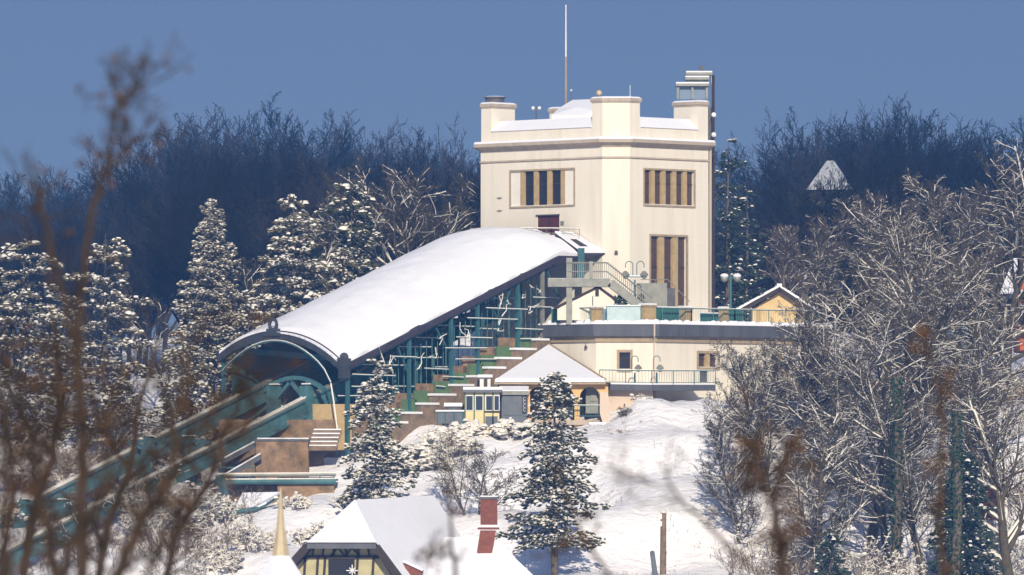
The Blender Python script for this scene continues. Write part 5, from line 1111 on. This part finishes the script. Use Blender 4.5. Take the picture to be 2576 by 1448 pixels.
right2 = [('dusky bare tree right of the globe lamp', 1960, 560, 34, 71, 820), ('dusky bare tree behind the pavilion ridge', 2020, 520, 40, 72, 820), ('dusky bare tree at mid height right of the far roof', 2240, 540, 36, 73, 840), ('dusky bare tree behind the tall white limbed tree', 2500, 470, 38, 74, 840), ('dusky bare tree left of the tall white limbed tree', 2330, 500, 42, 75, 840)]
for lb, u, vt, y, sd, vb in right2:
    bare(lb, u, vt, y, sd, vbase=vb, o={**RT, 'ang': (40, 36, 38, 42)}, bark='bark', r0=0.2, snow=0.55)
# ivy trunks
for u, vt, vb, y, sd, lb in ((2400, 1040, 1530, -50, 51, 'ivy wrapped trunk left of the dark fir'), (2250, 950, 1530, -44, 52, 'ivy wrapped leaning trunk among the right hand trees')):
    b_ = P(u, vb, y); tpt = P(u + 6, vt, y); rr = random.Random(sd)
    t_ = thing('ivy_trunk', lb, 'trunk', tuple(b_)); put('trunk', MB().tube([b_, b_.lerp(tpt, .5) + X * 0.15, tpt], [0.3, 0.25, 0.15], 8), 'bark', t_)
    vs = []; f = []
    for i in range(1500):
        k = rr.random(); c = b_.lerp(tpt, k) + Vector((math.cos(i * 2.4), math.sin(i * 2.4), 0)) * (0.28 + 0.22 * rr.random()) * (1.1 - 0.4 * k); a = Vector((rr.gauss(0, 1), rr.gauss(0, 1), rr.gauss(0, 1))).normalized() * 0.10; b2 = a.cross(Vector((rr.gauss(0, 1), rr.gauss(0, 1), rr.gauss(0, 1)))).normalized() * 0.07
        o = len(vs); vs += [c - a, c + b2, c + a, c - b2]; f.append((o, o + 1, o + 2, o + 3))
    put('ivy_leaves', MB().add(vs, f), 'ivy', t_)['kind'] = 'stuff'
# ---- shrubs
shrubs = [('snow heaped shrub mound below the cream cabin', 1060, 1095, -21, 90, 1.0, 300), ('second snow heaped shrub right of the mound below the cabin', 1130, 1075, -18, 80, 1.0, 260),
 ('long snowy hedge bush under the grey shed', 1290, 1062, -15, 70, 1.0, 200), ('snowy hedge bush left of the cream cabin door', 1180, 1066, -14.5, 60, 1.0, 200), ('snow capped hedge bush next to the grey fence', 1115, 1066, -15, 45, 1.0, 160),
 ('brown shrub at the top of the snow slope below the walkway', 1612, 985, -11.5, 30, 0.45, 16), ('dark thin shrub beside the pale buttress wall', 1573, 1010, -13, 16, 0.2, 4),
 ('snowy shrub left of the golden spire', 640, 1300, -34, 75, 0.9, 200), ('low snowy shrub in the bottom left snow', 545, 1350, -36, 90, 1.0, 260), ('bottom left snowy thicket under the girders', 470, 1385, -40, 80, 1.0, 240),
 ('snowy thicket behind the lower girder at the left', 380, 1090, -12, 100, 0.8, 200), ('grey snowy thicket at the far left under the cedar', 90, 1060, -10, 130, 0.8, 240), ('brown snowy thicket between the two girders', 560, 1010, -6, 100, 0.7, 160),
 ('snowy bush beside the portal arch foot', 600, 930, -4, 70, 0.9, 200), ('bush under the girders near the leaning strut', 480, 1200, -24, 80, 0.7, 140), ('snowy bush below the railway at the left edge', 60, 1250, -22, 110, 0.9, 240), ('bush between the railway supports at the left', 210, 1180, -14, 110, 0.8, 200),
 ('snowy bush in front of the ochre retaining wall', 745, 1290, -27, 60, 0.9, 200), ('twiggy bush under the footbridge at its left end', 560, 1230, -26, 60, 0.7, 120), ('tall twiggy bush hiding the girder supports', 420, 1160, -27, 90, 0.7, 160), ('snowy bush right of the golden spire', 790, 1300, -32, 60, 1.0, 200), ('dark snowy bush between the house roof and the mound', 900, 1215, -28, 60, 0.9, 160),
 ('tangled shrub below the terrace on the right', 1900, 980, -14, 90, 0.7, 120), ('tangled brown shrub among the right trunks', 2130, 1080, -22, 110, 0.7, 120), ('wide brown shrub behind the ivy trunk', 2290, 1180, -32, 130, 0.6, 120), ('low twiggy shrub on the lower snow slope', 1980, 1290, -44, 120, 0.6, 120), ('shrub at the bottom among right trunks', 2200, 1340, -48, 120, 0.6, 120), ('shrub at the bottom right corner', 2500, 1300, -42, 120, 0.7, 120), ('shrub beneath the orange house', 2480, 900, -4, 130, 0.7, 160), ('shrub right of the low shed', 2260, 930, -4, 100, 0.6, 100)]
for i, (lb, u, vt, y, hw, sn, pads) in enumerate(shrubs):
    b_ = at(u, y); h_ = max(P(u, vt, y).z - b_.z, 1.2 if hw > 40 else 0.6); wpx = hw / 40 * (D + y) / D
    plant('snowy_shrub' if sn > 0.6 else 'bare_shrub', lb, 'shrub', shrub_parts(100 + i, h_, wpx * 1.2, stems=int(10 + hw / 7), snow=sn, bark='brown_twig' if i % 3 else 'bark_grey', pads=pads if i > 4 else pads * 4, pad=0.13 if i > 4 else 0.22), b_)
# ---- brushwood on the right slope that nobody could count
rr = random.Random(77); segs = []
for i in range(1300):
    u = rr.uniform(1830, 2600); y = rr.uniform(-50, 6); b_ = at(u, y)
    if i % 3 == 0: u = rr.uniform(-30, 640); y = rr.uniform(-44, 2); b_ = at(u, y)
    if P(u, 1448, y).z > b_.z + 2 or (700 < u < 1960 and rr.random() < 0.75): continue
    for j in range(3):
        d0 = Vector((rr.gauss(0, .35), rr.gauss(0, .35), 1)).normalized(); grow(rr, b_ + Vector((rr.gauss(0, .2), rr.gauss(0, .2), -0.1)), d0, rr.uniform(0.7, 2.0), 0.016, 0, {**BARE, 'n': (4, 3, 2), 'kids': (5, 2), 'wob': 0.12, 'len': (0.45, 0.5)}, segs, 0.009)
A, B, RA, RB, LV = seg_arrays(segs); v, f = seg_mesh(A, B, RA, RB, 3)
struct(put('undergrowth', mesh_np('undergrowth', v, [f]), 'brown_twig'), 'stuff')
# dry grass poking out of the snow slope
segs = []
for i in range(5200):
    u = rr.uniform(900, 2000); y = rr.uniform(-58, -11); x_ = (u - 1288) / 40 * (D + y) / D
    if math.sin(x_ * 0.7 + 1) * math.sin(y * 0.5) + rr.gauss(0, 0.5) < 0.75: continue
    b_ = Vector((x_, y, gz(x_, y) - 0.05)); segs.append((b_, b_ + Vector((rr.gauss(0, .10), rr.gauss(0, .10), rr.uniform(0.1, 0.4))), 0.012, 0.005, 0))
A, B, RA, RB, LV = seg_arrays(segs); v, f = seg_mesh(A, B, RA, RB, 3)
struct(put('dry_grass', mesh_np('dry_grass', v, [f]), 'dry_grass'), 'stuff')
# ---- far wood: bare trees on the plateau behind the station
protos = []
FARO = [dict(n=(6, 7, 5, 4, 3), kids=(15, 9, 6, 4), ang=(27, 26, 30, 36), first=(0.42, 0.2, 0.15, 0.1), up=(0.02, 0.05, 0.05, 0.04), len=(0.85, 0.48, 0.42, 0.45), wob=0.045, end=0.3),
        dict(n=(6, 7, 5, 4, 3), kids=(14, 9, 6, 4), ang=(38, 30, 32, 36), first=(0.38, 0.2, 0.15, 0.1), up=(0.02, 0.05, 0.05, 0.04), len=(0.9, 0.48, 0.42, 0.45), wob=0.045, end=0.3)]
for i in range(6):
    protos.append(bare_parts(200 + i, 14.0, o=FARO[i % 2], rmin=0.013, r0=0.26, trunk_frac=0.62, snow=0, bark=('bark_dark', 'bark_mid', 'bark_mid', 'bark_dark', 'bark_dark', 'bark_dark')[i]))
skyline = [(-40, 420), (40, 400), (130, 390), (200, 430), (280, 440), (340, 410), (385, 330), (430, 252), (500, 232), (560, 240), (610, 310), (640, 320), (690, 240), (740, 235), (800, 262), (860, 305), (915, 365), (955, 300), (1010, 268), (1070, 275), (1110, 335), (1150, 365), (1185, 290), (1240, 340),
           (1780, 450), (1850, 450), (1910, 430), (1955, 350), (2000, 290), (2060, 252), (2120, 250), (2180, 275), (2230, 212), (2290, 200), (2350, 225), (2400, 275), (2440, 350), (2490, 350), (2540, 270), (2600, 250)]
SU, SV = zip(*skyline)
rr = random.Random(9); cnt = 0
LM = [(40, 'at the left edge'), (170, 'above the wide cedar'), (300, 'behind the tallest blurred branch'), (400, 'right of the tallest blurred branch'), (480, 'left of the slender spruce tip'), (560, 'above the slender spruce tip'), (660, 'between spruce tip and broad pine'), (760, 'above the broad snowy pine'), (850, 'above the dusky pine'), (930, 'right of the dusky pine'), (1030, 'above the fan shaped tree'), (1130, 'right of the fan shaped tree'), (1290, 'touching the tower edge'),
      (1840, 'behind the narrow conifer by the tower'), (1920, 'right of the narrow conifer by the tower'), (2010, 'left of the far snowy roof'), (2110, 'above the far snowy roof'), (2200, 'right of the far snowy roof'), (2300, 'under the highest point of the right wood'), (2400, 'right of the highest point of the right wood'), (2490, 'left of the tall white limbed tree'), (2800, 'at the right edge')]
ROWS = ('rearmost', 'rear', 'middle', 'nearer', 'foremost')
def zone(u): return next(n_ for l_, n_ in LM if u < l_)
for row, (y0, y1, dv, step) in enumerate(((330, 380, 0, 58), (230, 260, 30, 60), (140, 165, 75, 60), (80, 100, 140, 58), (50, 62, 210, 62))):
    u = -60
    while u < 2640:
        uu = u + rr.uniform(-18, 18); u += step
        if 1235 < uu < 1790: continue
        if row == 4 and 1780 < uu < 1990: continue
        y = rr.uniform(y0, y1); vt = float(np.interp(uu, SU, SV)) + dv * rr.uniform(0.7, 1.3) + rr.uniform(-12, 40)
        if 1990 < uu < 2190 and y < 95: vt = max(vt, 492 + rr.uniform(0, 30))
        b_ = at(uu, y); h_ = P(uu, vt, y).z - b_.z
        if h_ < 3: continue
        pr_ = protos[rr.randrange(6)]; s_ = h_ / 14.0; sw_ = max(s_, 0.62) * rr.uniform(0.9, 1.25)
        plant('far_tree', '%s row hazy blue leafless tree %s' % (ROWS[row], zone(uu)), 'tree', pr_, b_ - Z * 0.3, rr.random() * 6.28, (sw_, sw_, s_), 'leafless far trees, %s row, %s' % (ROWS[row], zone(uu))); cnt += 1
for i, (uu, vt) in enumerate(((2010, 450), (2036, 432), (2058, 412), (2082, 405), (2104, 400), (2128, 412), (2152, 430), (2176, 425))):
    y = 66 + (i % 3) * 8; b_ = at(uu, y); s_ = (P(uu, vt, y).z - b_.z) / 14.0
    plant('far_tree', '%s dark leafless tree counted from the left below the far snowy roof' % ('first', 'second', 'third', 'fourth', 'fifth', 'sixth', 'seventh', 'eighth')[i], 'tree', protos[i % 6], b_ - Z * 0.3, i * 1.3, (max(s_, 0.6), max(s_, 0.6), s_), 'leafless trees below the far roof')
# ---- foreground branches close to the camera, out of focus
def fg(lb, y, lines, seed, twig=22, leaves=60, bark='bark_red', tl=0.26, leaf=0.02):
    rr = random.Random(seed); allp = [P(*l_[0][:2], y) for l_ in lines]; base = min(allp, key=lambda p_: p_.z)
    g_ = gz(base.x, base.y); t_ = thing('foreground_shrub', lb, 'shrub', (base.x, base.y, g_))
    st2 = MB(); segs = []; tips = []
    for l_ in lines:
        pts = [P(u, v, y + dy) for u, v, dy, r_ in l_]; rds = [r_ / 40 * (D + y) / D for *_, r_ in l_]
        if l_[0][1] > 1440: pts = [Vector((pts[0].x, pts[0].y, gz(pts[0].x, pts[0].y) - 0.1))] + pts; rds = [rds[0] * 1.2] + rds
        sm, sr_ = [], []
        for i in range(len(pts) - 1):
            for k in range(4): sm.append(pts[i].lerp(pts[i + 1], k / 4) + Vector((rr.gauss(0, .008), 0, rr.gauss(0, .008)))); sr_.append(rds[i] + (rds[i + 1] - rds[i]) * k / 4)
        sm.append(pts[-1]); sr_.append(rds[-1]); st2.tube(sm, sr_, 6)
        for k in range(twig):
            i = rr.randrange(2, len(sm)); d0 = (sm[i] - sm[i - 1]).normalized() * 0.7 + Vector((rr.gauss(0, .7), rr.gauss(0, .7), rr.gauss(0.25, .6)))
            s0 = len(segs); grow(rr, sm[i], d0.normalized(), tl * rr.uniform(0.4, 1.2), max(sr_[i] * 0.35, 0.004), 0, {**BARE, 'n': (4, 3), 'kids': (3,), 'wob': 0.2, 'len': (0.5,)}, segs, 0.0022)
            tips += [s_[1] for s_ in segs[s0:] if rr.random() < 0.5]
    put('stem', st2, bark, t_)
    if segs:
        A, B, RA, RB, LV = seg_arrays(segs); v, f = seg_mesh(A, B, RA, RB, 4); put('twigs', mesh_np('twigs', v, [f]), bark, t_)['kind'] = 'stuff'
    if leaves and tips:
        vs, f = [], []
        for k in range(leaves):
            c = rr.choice(tips); 
            for q_ in range(3):
                a = Vector((rr.gauss(0, 1), rr.gauss(0, 1), rr.gauss(0, 1))).normalized() * leaf; b2 = a.cross(Vector((rr.gauss(0, 1), rr.gauss(0, 1), rr.gauss(0, 1)))).normalized() * leaf * 0.5
                cc = c + Vector((rr.gauss(0, leaf), rr.gauss(0, leaf), rr.gauss(0, leaf))); o = len(vs); vs += [cc - a, cc + b2, cc + a, cc - b2]; f.append((o, o + 1, o + 2, o + 3))
        put('dead_leaves', MB().add(vs, f), 'dead_leaf', t_)['kind'] = 'stuff'
fg('blurred brown shrub whose tallest branch rises above the far wood at the left', -418, [
    [(205, 1450, 0, 19), (208, 1200, 0, 17), (200, 1000, 0, 15), (195, 860, 0, 13), (205, 700, 0, 10), (224, 557, 0, 9), (270, 408, 0, 7), (290, 313, 0, 5), (300, 262, 0, 5), (290, 203, 0, 3)],
    [(300, 268, 0, 4), (325, 235, 0, 3.5), (345, 205, 0, 2.5)], [(272, 420, 0, 4), (310, 390, 0, 4), (355, 345, 0, 2)], [(200, 900, 0, 10), (150, 720, 0, 8), (118, 570, 0, 7), (92, 484, 0, 5), (40, 440, 0, 2)],
    [(205, 1060, 0, 9), (150, 1010, .2, 7), (60, 960, .2, 5), (5, 900, .2, 3)], [(204, 1150, 0, 7), (260, 1060, -.2, 5), (300, 980, -.2, 3)]], 1, 20, 70, tl=0.22)
fg('blurred brown forked shrub at the lower left', -421, [
    [(300, 1450, 0, 20), (349, 1315, 0, 18), (432, 1219, 0, 15), (446, 1152, 0, 13), (432, 1066, 0, 11), (466, 999, 0, 9), (480, 900, 0, 6), (520, 800, 0, 3)],
    [(140, 1450, 0, 18), (123, 1365, 0, 17), (93, 1265, 0, 14), (86, 1182, 0, 12), (66, 1132, 0, 8), (30, 1060, 0, 4)], [(86, 1182, 0, 8), (140, 1116, 0, 7), (160, 1040, 0, 4)],
    [(160, 1450, .3, 14), (175, 1382, .3, 13), (233, 1282, .3, 12), (255, 1230, .3, 10), (300, 1100, .3, 5)], [(376, 1450, 0, 10), (426, 1315, 0, 8), (450, 1250, 0, 5)],
    [(440, 1130, 0, 6), (520, 1060, .2, 5), (600, 960, .2, 3)], [(440, 1190, 0, 6), (540, 1130, .2, 4), (610, 1080, .2, 2)], [(20, 1450, 0, 12), (10, 1300, 0, 10), (20, 1180, 0, 8), (0, 1020, 0, 5)]], 2, 30, 150, tl=0.30)
fg('finer twiggy shrub tangle covering the lower left girders', -398, [
    [(60, 1455, 0, 13), (80, 1300, 0, 12), (130, 1150, 0, 10), (150, 980, 0, 7), (130, 800, 0, 4)], [(250, 1455, 0, 12), (270, 1320, 0, 11), (330, 1180, 0, 9), (350, 1010, 0, 7), (400, 850, 0, 3)],
    [(420, 1455, 0, 11), (440, 1350, 0, 10), (520, 1230, 0, 8), (560, 1100, 0, 5), (620, 980, 0, 3)], [(130, 1150, 0, 6), (60, 1060, 0, 5), (10, 940, 0, 3)], [(330, 1180, 0, 6), (250, 1080, 0, 5), (230, 940, 0, 3)], [(520, 1230, 0, 5), (440, 1120, 0, 4), (420, 1000, 0, 2)], [(0, 1455, 0, 11), (20, 1350, 0, 9), (40, 1200, 0, 5), (20, 1090, 0, 3)]], 12, 30, 60, tl=0.6, leaf=0.02)
fg('thin blurred twig crossing the snow slope diagonally', -415, [[(1912, 1452, 0, 6), (1860, 1398, 0, 6), (1760, 1300, 0, 5), (1700, 1235, 0, 4), (1655, 1160, 0, 2)], [(1700, 1235, 0, 2.5), (1600, 1220, 0, 1.5), (1540, 1180, 0, 1)]], 3, 10, 6, tl=0.2)
fg('blurred rusty brown leafy stem among the right hand trees', -419, [[(1968, 1452, 0, 14), (1965, 1380, 0, 13), (1950, 1290, 0, 12), (1958, 1200, 0, 10), (1975, 1120, 0, 7)], [(1960, 1260, 0, 6), (1915, 1210, 0, 5), (1905, 1150, 0, 3)]], 4, 26, 80, tl=0.22, leaf=0.022)
fg('second blurred rusty stem near the right edge', -419, [[(2370, 1452, 0, 10), (2365, 1250, 0, 9), (2372, 1100, 0, 8), (2360, 980, 0, 6), (2340, 880, 0, 3)]], 5, 14, 60, tl=0.12)
fg('faint blurred twigs in front of the house roof', -410, [[(1150, 1452, 0, 6), (1135, 1350, 0, 5), (1128, 1250, 0, 4), (1120, 1150, 0, 2)], [(1165, 1400, 0, 4), (1090, 1400, 0, 3)]], 6, 10, 30, tl=0.14)
fg('faint blurred twig in front of the dark green spruce', -412, [[(1530, 1452, 0, 5), (1470, 1340, 0, 5), (1415, 1230, 0, 4), (1380, 1150, 0, 2)], [(1470, 1340, 0, 3), (1420, 1390, 0, 2)]], 7, 10, 16, tl=0.15)
# ------------------------------------------------------------------ haze
hz = put('haze', MB().box((0, 480, 10), (1900, 2120, 86)), 'snow'); hz['kind'] = 'stuff'; hz.data.materials.clear()
hm = bpy.data.materials.new('haze'); hm.use_nodes = True; hn = hm.node_tree.nodes; hn.clear()
ho_ = hn.new("ShaderNodeOutputMaterial"); pv_ = hn.new("ShaderNodeVolumePrincipled"); pv_.inputs["Density"].default_value = 0.00042
pv_.inputs["Color"].default_value = (0.15, 0.42, 1.0, 1); pv_.inputs["Absorption Color"].default_value = (1, 1, 1, 1)
hm.node_tree.links.new(pv_.outputs[0], ho_.inputs["Volume"]); hz.data.materials.append(hm)
